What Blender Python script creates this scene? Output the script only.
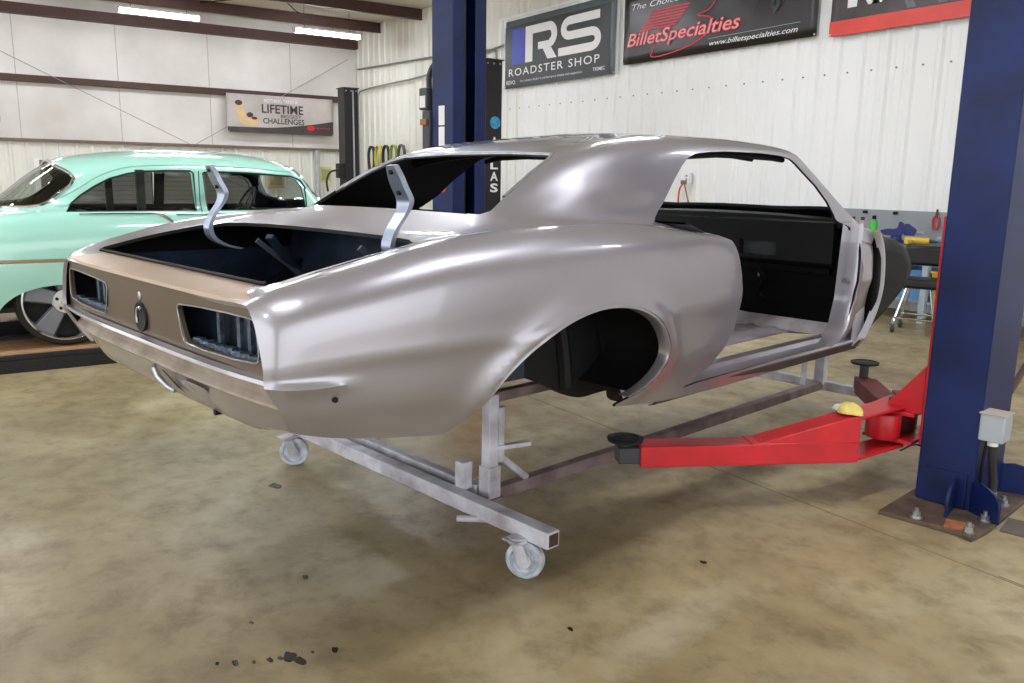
import bpy, bmesh, math, random
import numpy as np
from mathutils import Vector, Matrix, Euler
random.seed(7)
PI = math.pi
S = bpy.context.scene
COL = S.collection
for o in list(bpy.data.objects):
    bpy.data.objects.remove(o, do_unlink=True)

# ------------------------------------------------------------------ camera
CAM_F, CAM_P, CAM_R, CAM_Y, CAM_H = 830.64, math.radians(11.046), math.radians(.8784), math.radians(-55.684), 1.375
def make_camera():
    cy, sy, cp, sp = math.cos(CAM_Y), math.sin(CAM_Y), math.cos(CAM_P), math.sin(CAM_P)
    F = Vector((sy*cp, cy*cp, -sp)); r = Vector((cy, -sy, 0)); u = r.cross(F)
    R = r*math.cos(CAM_R) + u*math.sin(CAM_R); U = u*math.cos(CAM_R) - r*math.sin(CAM_R)
    cd = bpy.data.cameras.new('camera'); cam = bpy.data.objects.new('camera', cd)
    cd.sensor_fit = 'HORIZONTAL'; cd.sensor_width = 36; cd.lens = CAM_F/1024*36
    cd.clip_start = .05; cd.clip_end = 200
    cam.matrix_world = Matrix(((R.x, U.x, -F.x, 0), (R.y, U.y, -F.y, 0), (R.z, U.z, -F.z, CAM_H), (0, 0, 0, 1)))
    COL.objects.link(cam); S.camera = cam
make_camera()

# ------------------------------------------------------------------ world, exposure
W = bpy.data.worlds.new('daylight'); S.world = W; W.use_nodes = True
W.node_tree.nodes['Background'].inputs[0].default_value = (.93, .97, 1, 1)
W.node_tree.nodes['Background'].inputs[1].default_value = 2.6
LAMP = 62.0                      # strength of the strip lamps' diffusers
S.view_settings.view_transform = 'Standard'
S.view_settings.look = 'None'
S.view_settings.gamma = 1
S.view_settings.use_curve_mapping = False
S.view_settings.exposure = 0.2

# ------------------------------------------------------------------ frames
CARYAW = math.radians(99.226)
TX, TY, TZ = -2.6577, .4285, .295
XL, YB, XR, YF, ZC = -20.1, 8.85, 5.0, -6.5, 4.9      # room: left wall, back wall, right wall, front wall, ceiling
def cw(x, y, z=0):
    """car frame (x forward, y to the car's right, z above floor) -> world"""
    c, s = math.cos(CARYAW), math.sin(CARYAW)
    return Vector((TX + x*c + y*s, TY + x*s - y*c, z))

# ------------------------------------------------------------------ materials
MATS = {}
def nodes_of(name):
    m = bpy.data.materials.new(name); m.use_nodes = True
    return m, m.node_tree.nodes, m.node_tree.links, m.node_tree.nodes['Principled BSDF']
def lin(c):
    return tuple(((v/255+.055)/1.055)**2.4 if v/255 > .04045 else v/255/12.92 for v in c) + (1,)
def mat(name, rgb, rough=.5, metal=0., var=.08, scale=6., bump=0., bscale=60., coat=0., emit=0., spec=.5, var2=None, detail=4):
    """procedural: base colour modulated by noise, optional bump; rgb is an sRGB 0-255 triple"""
    if name in MATS: return MATS[name]
    m, N, L, b = nodes_of(name)
    col = lin(rgb)
    b.inputs['Roughness'].default_value = rough; b.inputs['Metallic'].default_value = metal
    b.inputs['Specular IOR Level'].default_value = spec
    if coat: b.inputs['Coat Weight'].default_value = coat; b.inputs['Coat Roughness'].default_value = .04
    tc = N.new('ShaderNodeTexCoord')
    n = N.new('ShaderNodeTexNoise'); n.inputs['Scale'].default_value = scale; n.inputs['Detail'].default_value = detail
    L.new(tc.outputs['Object'], n.inputs['Vector'])
    r = N.new('ShaderNodeValToRGB'); r.color_ramp.elements[0].position = .3; r.color_ramp.elements[1].position = .7
    c2 = lin(var2) if var2 else tuple(max(0, v*(1-var*2)) for v in col[:3]) + (1,)
    r.color_ramp.elements[0].color = c2
    r.color_ramp.elements[1].color = tuple(min(1, v*(1+var*.5)) for v in col[:3]) + (1,)
    L.new(n.outputs['Fac'], r.inputs['Fac']); L.new(r.outputs['Color'], b.inputs['Base Color'])
    if bump:
        n2 = N.new('ShaderNodeTexNoise'); n2.inputs['Scale'].default_value = bscale
        bp = N.new('ShaderNodeBump'); bp.inputs['Strength'].default_value = bump; bp.inputs['Distance'].default_value = .01
        L.new(tc.outputs['Object'], n2.inputs['Vector']); L.new(n2.outputs['Fac'], bp.inputs['Height']); L.new(bp.outputs['Normal'], b.inputs['Normal'])
    if emit:
        L.new(r.outputs['Color'], b.inputs['Emission Color']); b.inputs['Emission Strength'].default_value = emit
    MATS[name] = m; return m
def glass_mat(name, tint=(230, 240, 240), alpha=.15, rough=.02):
    if name in MATS: return MATS[name]
    m, N, L, b = nodes_of(name)
    out = N['Material Output']
    tr = N.new('ShaderNodeBsdfTransparent'); tr.inputs['Color'].default_value = lin(tint)
    gl = N.new('ShaderNodeBsdfGlossy'); gl.inputs['Roughness'].default_value = rough
    fr = N.new('ShaderNodeLayerWeight'); fr.inputs['Blend'].default_value = .5
    pw = N.new('ShaderNodeMath'); pw.operation = 'POWER'; pw.inputs[1].default_value = 3.5
    ad = N.new('ShaderNodeMath'); ad.operation = 'MULTIPLY_ADD'; ad.inputs[1].default_value = .7; ad.inputs[2].default_value = alpha
    L.new(fr.outputs['Facing'], pw.inputs[0]); L.new(pw.outputs[0], ad.inputs[0])
    mx = N.new('ShaderNodeMixShader')
    L.new(ad.outputs[0], mx.inputs[0]); L.new(tr.outputs[0], mx.inputs[1]); L.new(gl.outputs[0], mx.inputs[2])
    L.new(mx.outputs[0], out.inputs['Surface'])
    MATS[name] = m; return m
def floor_mat():
    m, N, L, b = nodes_of('sealed_concrete')
    tc = N.new('ShaderNodeTexCoord')
    def noise(sc, det, rough=.55, dist=0.):
        n = N.new('ShaderNodeTexNoise'); n.inputs['Scale'].default_value = sc; n.inputs['Detail'].default_value = det
        n.inputs['Roughness'].default_value = rough; n.inputs['Distortion'].default_value = dist
        L.new(tc.outputs['Object'], n.inputs['Vector']); return n
    def ramp(src, stops):
        r = N.new('ShaderNodeValToRGB'); e = r.color_ramp.elements
        e[0].position, e[0].color = stops[0][0], stops[0][1]; e[1].position, e[1].color = stops[-1][0], stops[-1][1]
        for p, c in stops[1:-1]:
            k = e.new(p); k.color = c
        L.new(src, r.inputs['Fac']); return r
    n1 = noise(1.3, 8, .65, .3); r1 = ramp(n1.outputs['Fac'], [(.28, lin((122, 106, 74))), (.5, lin((162, 146, 110))), (.72, lin((186, 174, 143)))])
    n2 = noise(7, 9, .7, .2); r2 = ramp(n2.outputs['Fac'], [(.3, (.55, .52, .47, 1)), (.52, (1, 1, 1, 1)), (.75, (1.1, 1.08, 1.04, 1))])
    mx = N.new('ShaderNodeMix'); mx.data_type = 'RGBA'; mx.blend_type = 'MULTIPLY'; mx.inputs[0].default_value = .8
    L.new(r1.outputs[0], mx.inputs[6]); L.new(r2.outputs[0], mx.inputs[7])
    n3 = noise(.55, 5, .6, .5); r3 = ramp(n3.outputs['Fac'], [(.42, (1, 1, 1, 1)), (.60, (.62, .57, .50, 1))])
    mx2 = N.new('ShaderNodeMix'); mx2.data_type = 'RGBA'; mx2.blend_type = 'MULTIPLY'; mx2.inputs[0].default_value = .8
    L.new(mx.outputs[2], mx2.inputs[6]); L.new(r3.outputs[0], mx2.inputs[7])
    L.new(mx2.outputs[2], b.inputs['Base Color'])
    rr = ramp(n2.outputs['Fac'], [(.3, (.5, .5, .5, 1)), (.7, (.3, .3, .3, 1))]); L.new(rr.outputs[0], b.inputs['Roughness'])
    bp = N.new('ShaderNodeBump'); bp.inputs['Strength'].default_value = .15; bp.inputs['Distance'].default_value = .01
    L.new(noise(14, 6).outputs['Fac'], bp.inputs['Height']); L.new(bp.outputs['Normal'], b.inputs['Normal'])
    MATS['floor'] = m; return m

PAINT = mat('silver_paint', (160, 156, 163), .34, .62, .01, 3, coat=1.)
INNER = mat('black_primer', (15, 15, 18), .6, 0, .2, 5, spec=.3)
BRONZE = mat('bronze_satin', (108, 93, 78), .42, .55, .05, 4)
BARE = mat('bare_steel', (176, 178, 184), .35, .85, .12, 14)
BLACKP = mat('black_gloss', (6, 6, 7), .42, 0, .1, 5, spec=.12)
NAVY = mat('navy_enamel', (20, 38, 94), .42, .0, .14, 4, var2=(14, 26, 66), spec=.3)
RED = mat('red_enamel', (205, 34, 44), .38, 0, .1, 6)
CARTW = mat('overspray_white', (198, 198, 206), .6, 0, .2, 9, bump=.2, var2=(150, 142, 150))
CARTR = mat('oversprayed_primer', (138, 118, 118), .65, 0, .2, 7, bump=.2, var2=(92, 76, 78))
PADBLK = mat('rubber_black', (28, 27, 28), .7, 0, .2, 20, bump=.3)
CHROME = mat('chrome', (225, 226, 228), .08, 1, .02, 5)
MINT = mat('mint_paint', (170, 226, 210), .22, 0, .02, 3, coat=1.)
WALLW = mat('white_liner_steel', (240, 240, 240), .42, 0, .01, 1.5)
WALLC = mat('cream_liner_steel', (228, 227, 218), .5, 0, .02, 1.5)
BROWN = mat('red_oxide_steel', (74, 46, 40), .6, 0, .1, 4)
INSUL = mat('vinyl_insulation', (232, 228, 224), .55, 0, .05, .7, bump=.35, bscale=2.5, var2=(206, 200, 194))
WHITEL = mat('white_ink', (238, 236, 238), .5, 0, .02)
GREY = mat('grey_enamel', (150, 154, 160), .5, 0, .08)
DGREY = mat('dark_grey', (62, 63, 68), .55, 0, .1)
BRIGHTST = mat('zinc_steel', (190, 192, 198), .3, .9, .08, 20)

# ------------------------------------------------------------------ mesh helpers
class MB:
    def __init__(s): s.v = []; s.f = []; s.m = []
    def add(s, vs, fs, mi=0):
        o = len(s.v); s.v += [tuple(v) for v in vs]; s.f += [tuple(i+o for i in f) for f in fs]; s.m += [mi]*len(fs); return s
    def box(s, c, d, rz=0., mi=0, rot=None):
        hx, hy, hz = d[0]/2, d[1]/2, d[2]/2
        R = rot if rot else Matrix.Rotation(rz, 3, 'Z')
        vs = [R @ Vector((x, y, z)) + Vector(c) for z in (-hz, hz) for x, y in ((-hx, -hy), (hx, -hy), (hx, hy), (-hx, hy))]
        return s.add(vs, [(3, 2, 1, 0), (4, 5, 6, 7), (0, 1, 5, 4), (1, 2, 6, 5), (2, 3, 7, 6), (3, 0, 4, 7)], mi)
    def bx(s, x0, x1, y0, y1, z0, z1, mi=0):
        return s.box(((x0+x1)/2, (y0+y1)/2, (z0+z1)/2), (abs(x1-x0), abs(y1-y0), abs(z1-z0)), mi=mi)
    def bar(s, p, q, w, h, mi=0, up=(0, 0, 1)):
        p, q = Vector(p), Vector(q); d = (q-p); L = d.length; d.normalize()
        u = Vector(up); r = d.cross(u)
        if r.length < 1e-4: r = d.cross(Vector((1, 0, 0)))
        r.normalize(); u = r.cross(d)
        vs = [e + r*(a*w/2) + u*(b_*h/2) for e in (p, q) for a, b_ in ((-1, -1), (1, -1), (1, 1), (-1, 1))]
        return s.add(vs, [(0, 1, 2, 3), (7, 6, 5, 4), (0, 4, 5, 1), (1, 5, 6, 2), (2, 6, 7, 3), (3, 7, 4, 0)], mi)
    def cyl(s, p, q, r0, r1=None, n=16, mi=0, cap=True):
        r1 = r0 if r1 is None else r1
        p, q = Vector(p), Vector(q); d = (q-p).normalized()
        a = d.cross(Vector((0, 0, 1)) if abs(d.z) < .9 else Vector((1, 0, 0))).normalized(); b = d.cross(a)
        vs = [e + (a*math.cos(2*PI*i/n) + b*math.sin(2*PI*i/n))*r for e, r in ((p, r0), (q, r1)) for i in range(n)]
        fs = [(i, i+n, (i+1) % n+n, (i+1) % n) for i in range(n)]
        if cap: fs += [tuple(range(n)), tuple(range(2*n-1, n-1, -1))]
        return s.add(vs, fs, mi)
    def tube(s, pts, r, n=8, mi=0, closed=False):
        P = [Vector(p) for p in pts]; k = len(P); vs = []; prev = None
        for i in range(k):
            t = (P[(i+1) % k]-P[i-1]) if closed else (P[min(i+1, k-1)]-P[max(i-1, 0)])
            t.normalize()
            if prev is None: a = t.cross(Vector((0, 0, 1)) if abs(t.z) < .9 else Vector((1, 0, 0))).normalized()
            else:
                a = prev - t*prev.dot(t)
                a.normalize()
            prev = a; b = t.cross(a); rr = r[i] if isinstance(r, (list, tuple)) else r
            vs += [P[i] + (a*math.cos(2*PI*j/n)+b*math.sin(2*PI*j/n))*rr for j in range(n)]
        fs = []
        for i in range(k if closed else k-1):
            i2 = (i+1) % k
            fs += [(i*n+j, i*n+(j+1) % n, i2*n+(j+1) % n, i2*n+j) for j in range(n)]
        if not closed: fs += [tuple(range(n-1, -1, -1)), tuple((k-1)*n+j for j in range(n))]
        return s.add(vs, fs, mi)
    def prism(s, poly, a, b, axis='y', mi=0):
        """closed polygon in the plane across axis, extruded from a to b"""
        def P(u, v, w): return {'y': (u, w, v), 'x': (w, u, v), 'z': (u, v, w)}[axis]
        n = len(poly); vs = [P(u, v, a) for u, v in poly] + [P(u, v, b) for u, v in poly]
        fs = [(i, (i+1) % n, (i+1) % n+n, i+n) for i in range(n)] + [tuple(range(n-1, -1, -1)), tuple(range(n, 2*n))]
        return s.add(vs, fs, mi)
    def lathe(s, c, prof, axis=(0, 0, 1), n=24, mi=0, cap=True):
        c = Vector(c); d = Vector(axis).normalized()
        a = d.cross(Vector((0, 0, 1)) if abs(d.z) < .9 else Vector((1, 0, 0))).normalized(); b = d.cross(a)
        vs = [c + d*h + (a*math.cos(2*PI*i/n)+b*math.sin(2*PI*i/n))*r for r, h in prof for i in range(n)]
        k = len(prof)
        fs = [(j*n+i, j*n+(i+1) % n, (j+1)*n+(i+1) % n, (j+1)*n+i) for j in range(k-1) for i in range(n)]
        if cap: fs += [tuple(range(n-1, -1, -1)), tuple((k-1)*n+i for i in range(n))]
        return s.add(vs, fs, mi)
    def grid(s, rows, mi=0, flip=False):
        nr, nc = len(rows), len(rows[0]); vs = [p for r in rows for p in r]; fs = []
        for i in range(nr-1):
            for j in range(nc-1):
                f = (i*nc+j, i*nc+j+1, (i+1)*nc+j+1, (i+1)*nc+j); fs.append(f[::-1] if flip else f)
        return s.add(vs, fs, mi)
    def mirror_y(s):
        o = len(s.v); s.v += [(x, -y, z) for x, y, z in s.v]; s.f += [tuple(i+o for i in f[::-1]) for f in s.f]; s.m += s.m[:]; return s
    def build(s, name, mats, parent=None, smooth=35, bevel=0., loc=None, recalc=True):
        me = bpy.data.meshes.new(name); me.from_pydata(s.v, [], s.f)
        mats = mats if isinstance(mats, (list, tuple)) else [mats]
        for m in mats: me.materials.append(m)
        me.polygons.foreach_set('material_index', s.m)
        if recalc:
            bm = bmesh.new(); bm.from_mesh(me); bmesh.ops.recalc_face_normals(bm, faces=bm.faces); bm.to_mesh(me); bm.free()
        if smooth is not None:
            me.shade_smooth(); me.set_sharp_from_angle(angle=math.radians(smooth))
        o = bpy.data.objects.new(name, me); COL.objects.link(o)
        if parent: o.parent = parent
        if loc is not None: o.location = loc
        if bevel:
            b = o.modifiers.new('bevel', 'BEVEL'); b.width = bevel; b.segments = 2; b.limit_method = 'ANGLE'; b.angle_limit = math.radians(40)
        return o
def tag(o, label=None, cat=None, group=None, kind=None):
    if label: o['label'] = label
    if cat: o['category'] = cat
    if group: o['group'] = group
    if kind: o['kind'] = kind
    return o
def empty(name, loc, rz=0., label=None, cat=None, group=None):
    o = bpy.data.objects.new(name, None); COL.objects.link(o); o.location = loc; o.rotation_euler.z = rz
    o.empty_display_size = .1
    return tag(o, label, cat, group)
def inst(src, parent, loc, rz=0., name=None):
    c = src.copy(); COL.objects.link(c); c.parent = parent; c.location = loc; c.rotation_euler = (0, 0, rz)
    return c
def evalmesh(o):
    dg = bpy.context.evaluated_depsgraph_get(); dg.update()
    return bpy.data.meshes.new_from_object(o.evaluated_get(dg))
def boolean(o, cutter_mb):
    c = cutter_mb.build('cutter', INNER, o.parent, smooth=None)
    md = o.modifiers.new('cut', 'BOOLEAN'); md.operation = 'DIFFERENCE'; md.object = c; md.solver = 'EXACT'; md.use_self = True
    me = evalmesh(o); old = o.data; o.modifiers.clear(); o.data = me
    bpy.data.objects.remove(c, do_unlink=True); bpy.data.meshes.remove(old)
    return o
def text_mb(body, w, h, shear=0., bold=0., spacing=1., mi=0):
    """flat lettering in the xz plane, 0..w by 0..h"""
    cu = bpy.data.curves.new('t', 'FONT'); cu.body = body; cu.shear = shear; cu.offset = bold; cu.space_character = spacing; cu.resolution_u = 3
    o = bpy.data.objects.new('t', cu); COL.objects.link(o)
    me = evalmesh(o); V = np.array([v.co[:2] for v in me.vertices]); F = [tuple(p.vertices) for p in me.polygons]
    bpy.data.objects.remove(o, do_unlink=True)
    lo, hi = V.min(0), V.max(0); V = (V-lo)/(hi-lo)*np.array([w, h])
    m = MB(); m.add([(a, 0, b) for a, b in V], F, mi); return m
def pchip(xs, ys, t):
    xs, ys = np.asarray(xs, float), np.asarray(ys, float); h = np.diff(xs); d = np.diff(ys)/h; m = np.zeros_like(ys)
    for i in range(1, len(xs)-1):
        if d[i-1]*d[i] > 0:
            w1, w2 = 2*h[i]+h[i-1], h[i]+2*h[i-1]; m[i] = (w1+w2)/(w1/d[i-1]+w2/d[i])
    m[0], m[-1] = d[0], d[-1]
    k = np.clip(np.searchsorted(xs, t)-1, 0, len(xs)-2); u = (t-xs[k])/h[k]
    return (2*u**3-3*u**2+1)*ys[k] + (u**3-2*u**2+u)*h[k]*m[k] + (-2*u**3+3*u**2)*ys[k+1] + (u**3-u**2)*h[k]*m[k+1]
def catmull(P, n):
    """smooth curve through rows of P, n samples per span"""
    P = np.asarray(P, float); out = []
    E = np.vstack([2*P[0]-P[1], P, 2*P[-1]-P[-2]])
    for i in range(1, len(E)-2):
        p0, p1, p2, p3 = E[i-1:i+3]
        t0 = 0; t1 = t0+np.linalg.norm(p1-p0)**.5+1e-6; t2 = t1+np.linalg.norm(p2-p1)**.5+1e-6; t3 = t2+np.linalg.norm(p3-p2)**.5+1e-6
        for t in np.linspace(t1, t2, n, endpoint=False):
            A1 = (t1-t)/(t1-t0)*p0+(t-t0)/(t1-t0)*p1; A2 = (t2-t)/(t2-t1)*p1+(t-t1)/(t2-t1)*p2; A3 = (t3-t)/(t3-t2)*p2+(t-t2)/(t3-t2)*p3
            B1 = (t2-t)/(t2-t0)*A1+(t-t0)/(t2-t0)*A2; B2 = (t3-t)/(t3-t1)*A2+(t-t1)/(t3-t1)*A3
            out.append((t2-t)/(t2-t1)*B1+(t-t1)/(t2-t1)*B2)
    out.append(P[-1]); return np.array(out)
def smooth_poly(P, n=6, closed=False):
    if closed: P = list(P)+[P[0]]
    c = catmull(P, n); return [tuple(p) for p in (c[:-1] if closed else c)]
def polydist(P, pts):
    """distance of points (n,2) to polyline P"""
    P = np.asarray(P, float); best = np.full(len(pts), 1e9)
    for a, b in zip(P[:-1], P[1:]):
        d = b-a; t = np.clip(((pts-a)@d)/(d@d+1e-12), 0, 1); q = a+t[:, None]*d; best = np.minimum(best, np.linalg.norm(pts-q, axis=1))
    return best

class Loft:
    def __init__(s, st, n=6):
        s.xs = np.array(sorted(st)); s.K = np.array([st[x] for x in s.xs], float); s.n = n; s.nk = s.K.shape[1]
    def sec(s, x):
        x = float(min(max(x, s.xs[0]), s.xs[-1]))
        return catmull(np.array([[pchip(s.xs, s.K[:, k, c], np.array([x]))[0] for c in range(2)] for k in range(s.nk)]), s.n)
    def top(s, x, y):
        q = s.sec(x); k = int(np.argmax(q[:, 0])); return float(np.interp(abs(y), q[:k+1, 0], q[:k+1, 1]))
    def side(s, x, z):
        q = s.sec(x); k = s.n*3; q = q[k:]; q = q[np.argsort(q[:, 1])]; return float(np.interp(z, q[:, 1], q[:, 0]))
    def rows(s, X):
        out = []
        for x in X:
            q = s.sec(x); out.append([(x, p[0], p[1]) for p in q[::-1]] + [(x, -p[0], p[1]) for p in q[1:]])
        return out

# ================================================================== THE SETTING
def build_room():
    FL = floor_mat()
    fl = tag(MB().bx(XL-.2, XR+14, YF-14, YB+.2, -.12, 0).build('floor', FL, smooth=None), kind='structure')
    # saw cuts and the drips of oil on the slab
    CUT = mat('saw_cut', (138, 122, 96), .9)
    for p, q in (((-8.5, 3.05), (-.2, 3.0)), ((-1.3, 3.02), (4.9, 2.98)), ((-9.2, 8.8), (-9.2, -6))):
        MB().bar((p[0], p[1], .0005), (q[0], q[1], .0005), .006, .002).build('saw_cut', CUT, fl)
    OIL = mat('oil_drip', (40, 32, 24), .25)
    for x, y, r in ((-2.226, .574, .013), (-2.187, .662, .011), (-2.171, .716, .022), (-2.135, .733, .019), (-2.135, .84, .012), (-2.2, .62, .006),
                    (-2.18, .69, .008), (-2.25, .53, .007), (-3.532, 1.128, .03), (-2.62, .93, .012), (-2.42, .68, .008), (-2.16, .78, .006), (-1.85, 1.5, .01), (-1.95, 2.2, .012)):
        n = 12; ph = random.random()*6
        MB().prism([(x+r*(1.25+.25*math.sin(3*t+ph))*math.cos(t), y+r*(.8+.2*math.sin(2*t+ph))*math.sin(t)) for t in [2*PI*i/n for i in range(n)]], .0002, .0012, 'z').build('oil_spot', OIL, fl, smooth=None)
    # --- back wall: ribbed steel panels (12 inch ribs) on a backing
    wb = tag(MB().bx(XL-.2, XR+.2, YB+.09, YB+.25, 0, ZC+.2).build('wall_back', WALLC, smooth=None), kind='structure')
    def panel_mesh(h, w=.9144):
        pr = [(0, 0)]; p = w/3
        for i in range(3):
            c = p*(i+.5); pr += [(c-.045, 0), (c-.02, .032), (c+.02, .032), (c+.045, 0), ]
            for q in (.33, .66):
                if i < 2: cc = c+p*q; pr += [(cc-.012, 0), (cc, .006), (cc+.012, 0)]
        pr += [(w, 0)]; pr = sorted(set(pr)); m = MB()
        m.grid([[(x, -d, z) for x, d in pr] for z in (0, h)]); return m
    pw = None; x = -13.45
    while x < XR:
        if pw is None: pw = panel_mesh(4.24).build('wall_panel', WALLW, wb, smooth=20, loc=(x, YB+.02, 0))
        else: inst(pw, wb, (x, YB+.02, 0))
        x += .9144
    pc = None; x = XL
    while x < -13.5:
        if pc is None: pc = panel_mesh(ZC).build('wall_panel', WALLC, wb, smooth=20, loc=(x, YB+.03, 0))
        else: inst(pc, wb, (x, YB+.03, 0))
        x += .9144
    pu = None; x = -13.45
    while x < XR:
        if pu is None: pu = panel_mesh(ZC-4.24).build('wall_panel', WALLC, wb, smooth=20, loc=(x, YB+.05, 4.24))
        else: inst(pu, wb, (x, YB+.05, 4.24))
        x += .9144
    MB().bx(-13.52, -13.42, YB-.03, YB+.03, 0, 4.26).build('corner_trim', WALLW, wb)
    MB().bx(-13.45, XR, YB-.015, YB+.03, 4.22, 4.26).build('top_trim', WALLW, wb)
    sc = MB(); x = -13.4+.15
    while x < XR:
        for zz in (2.65,): sc.cyl((x+.08, YB+.021, zz), (x+.08, YB+.008, zz), .011, n=6)
        x += .3048
    tag(sc.build('screw_row', mat('screw_grey', (120, 120, 122), .5), wb), kind='stuff')
    # --- left wall: vinyl faced insulation behind brown girts, ribbed liner below, roll doors
    wl = tag(MB().bx(XL-.2, XL, YF, YB+.2, 0, ZC+.2).build('wall_left', INSUL, smooth=None), kind='structure')
    for i, yy in enumerate((-4.2, -2.3, -.4, 1.5, 3.4, 5.3, 7.2)):
        MB().bx(XL-.01, XL+.006, yy-.008, yy+.008, 2.05, ZC-.2).build('insulation_seam', mat('seam_tape', (188, 182, 176), .6), wl)
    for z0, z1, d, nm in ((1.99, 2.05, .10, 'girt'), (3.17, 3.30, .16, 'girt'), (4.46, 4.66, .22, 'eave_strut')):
        MB().bx(XL, XL+d, YF, YB, z0, z1).build(nm, BROWN if z0 > 2.5 else mat('girt_taupe', (120, 100, 92), .6), wl)  # lowest girt in a lighter taupe than the others
    pl = None; y = YF
    while y < YB-.1:
        if True:
            if pl is None:
                pl = panel_mesh(1.99).build('liner_panel', WALLC, wl, smooth=20, loc=(XL+.005, y, 0)); pl.rotation_euler = (0, 0, PI/2)
            else: inst(pl, wl, (XL+.005, y, 0), PI/2)
        y += .9144
    for k, (y0, y1) in enumerate(((1.75, 3.95), (4.12, 6.2))):
        d = tag(MB().bx(XL+.04, XL+.06, y0, y1, 0, 1.62).build('door_%d' % (k+1), mat('roll_door_grey', (96, 92, 88), .5), smooth=None), kind='structure')
        sl = MB().bar((XL+.07, y0, 0), (XL+.07, y1, 0), .03, .08); z = .06; s0 = None
        while z < 1.6:
            if s0 is None: s0 = sl.build('slat', mat('roll_slat_grey', (118, 112, 106), .45), d, loc=(0, 0, z))
            else: inst(s0, d, (0, 0, z))
            z += .1
        for yy in (y0-.03, y1+.03): MB().bx(XL, XL+.1, yy-.045, yy+.045, 0, 1.66).build('door_track', WALLW, d)
    # wind bracing rods on the left wall
    for p, q in (((XL+.17, -.6, 4.6), (XL+.17, 4.75, 2.05)), ((XL+.17, 4.9, 2.05), (XL+.17, 8.6, 4.2))):
        MB().cyl(p, q, .007, n=6).build('brace_rod', mat('rod_grey', (150, 146, 142), .5), wl)
    # --- ceiling
    ce = tag(MB().bx(XL-.2, XR+.2, YF, YB+.2, ZC, ZC+.15).build('ceiling', mat('roof_insulation', (226, 220, 206), .6, 0, .05, .6, bump=.2, bscale=2), smooth=None), kind='structure')
    pr = None; x = -18.6
    while x < XR:
        if pr is None:
            m = MB().prism([(-.05, 0), (.05, 0), (.05, .012), (.008, .012), (.008, .22), (-.05, .22), (-.05, .208), (-.008, .208), (-.008, .012), (-.05, .012)], YF, YB, 'y')
            pr = m.build('purlin', BROWN, ce, loc=(x, 0, ZC-.23))
        else: inst(pr, ce, (x, 0, ZC-.23))
        x += 2.05
    # --- walls behind and right of the camera, with open bays to daylight
    def wall_open(name, axis, c, a0, a1, holes):
        m = MB(); t = .15; cur = a0
        def seg(u0, u1, z0, z1):
            if axis == 'y': m.bx(u0, u1, c, c-t, z0, z1)
            else: m.bx(c, c+t, u0, u1, z0, z1)
        for u0, u1, h in holes:
            if u0 > cur: seg(cur, u0, 0, ZC)
            seg(u0, u1, h, ZC); cur = u1
        if cur < a1: seg(cur, a1, 0, ZC)
        return tag(m.build(name, WALLC, smooth=None), kind='structure')
    fh = [(-16.5, -11.5, 3.9), (-9.5, 3.5, 3.9)]
    wall_open('wall_front', 'y', YF, XL, XR, fh)
    rh = [(-5.5, 6.5, 3.9)]
    wall_open('wall_right', 'x', XR, YF, YB, rh)
    def portal(loc, rot, w, h):
        L = bpy.data.lights.new('bay_portal', 'AREA'); L.shape = 'RECTANGLE'; L.size = w; L.size_y = h; L.cycles.is_portal = True
        o = bpy.data.objects.new('bay_portal', L); COL.objects.link(o); o.location = loc; o.rotation_euler = rot
    for u0, u1, h in fh: portal(((u0+u1)/2, YF-.05, h/2), (PI/2, 0, 0), u1-u0, h)
    for u0, u1, h in rh: portal((XR+.05, (u0+u1)/2, h/2), (PI/2, 0, PI/2), u1-u0, h)
    # conduits on the back wall
    CON = mat('conduit_grey', (150, 150, 148), .4, .5)
    tag(MB().tube(smooth_poly([(-13.56, YB-.04, 1.2), (-13.56, YB-.04, 3.62), (-13.58, YB-.04, 3.70), (-13.66, YB-.04, 3.74), (-19.8, YB-.04, 3.97)], 4), .022).build('conduit_pipe', CON),
        'long grey conduit bending down beside the white wall corner', 'pipe')
    tag(MB().tube(smooth_poly([(-13.3, YB-.06, 3.78), (-16.2, YB-.06, 3.52), (-19.5, YB-.06, 3.45), (-19.72, YB-.06, 3.40), (-19.78, YB-.06, 3.2), (-19.78, YB-.06, 1.0)], 4), .022).build('conduit_pipe', CON),
        'grey conduit turning down near the far left corner of the back wall', 'pipe')
build_room()

def strip_light(x, y, label, z=4.32, g='ceiling strip lights'):
    r = empty('strip_light', (x, y, z), 0, label, 'light', g)
    MB().bx(-.10, .10, -.71, .71, .05, .09).build('housing', WHITEL, r)
    for s in (-1, 1): MB().bx(-.10, .10, s*.71, s*.725, -.02, .09).build('end_cap', WHITEL, r)
    m = MB(); n = 8
    pr = [(-.1+.2*i/n, .05-.07*math.sin(PI*i/n)) for i in range(n+1)]
    m.prism(pr, -.71, .71, 'y')
    m.build('diffuser', mat('lamp_diffuser', (244, 248, 255), .5, 0, 0, emit=LAMP), r)
    for s in (-1, 1): MB().cyl((0, s*.5, .09), (0, s*.5, ZC-z), .006, n=6).build('hanger', DGREY, r)
strip_light(-17.55, 3.77, 'lit strip light nearer the picture edge, left of the two over the mint sedan')
strip_light(-17.55, 7.12, 'lit strip light nearer the room corner, right of the two')
for i, (x, y) in enumerate([(x, y) for x in (-12., -6.6, -1.2) for y in (-4.0, -.6, 2.8, 6.2)] + [(-17.55, .42), (-17.55, -3.)]):
    strip_light(x, y, 'lit strip light out of view overhead')

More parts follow.
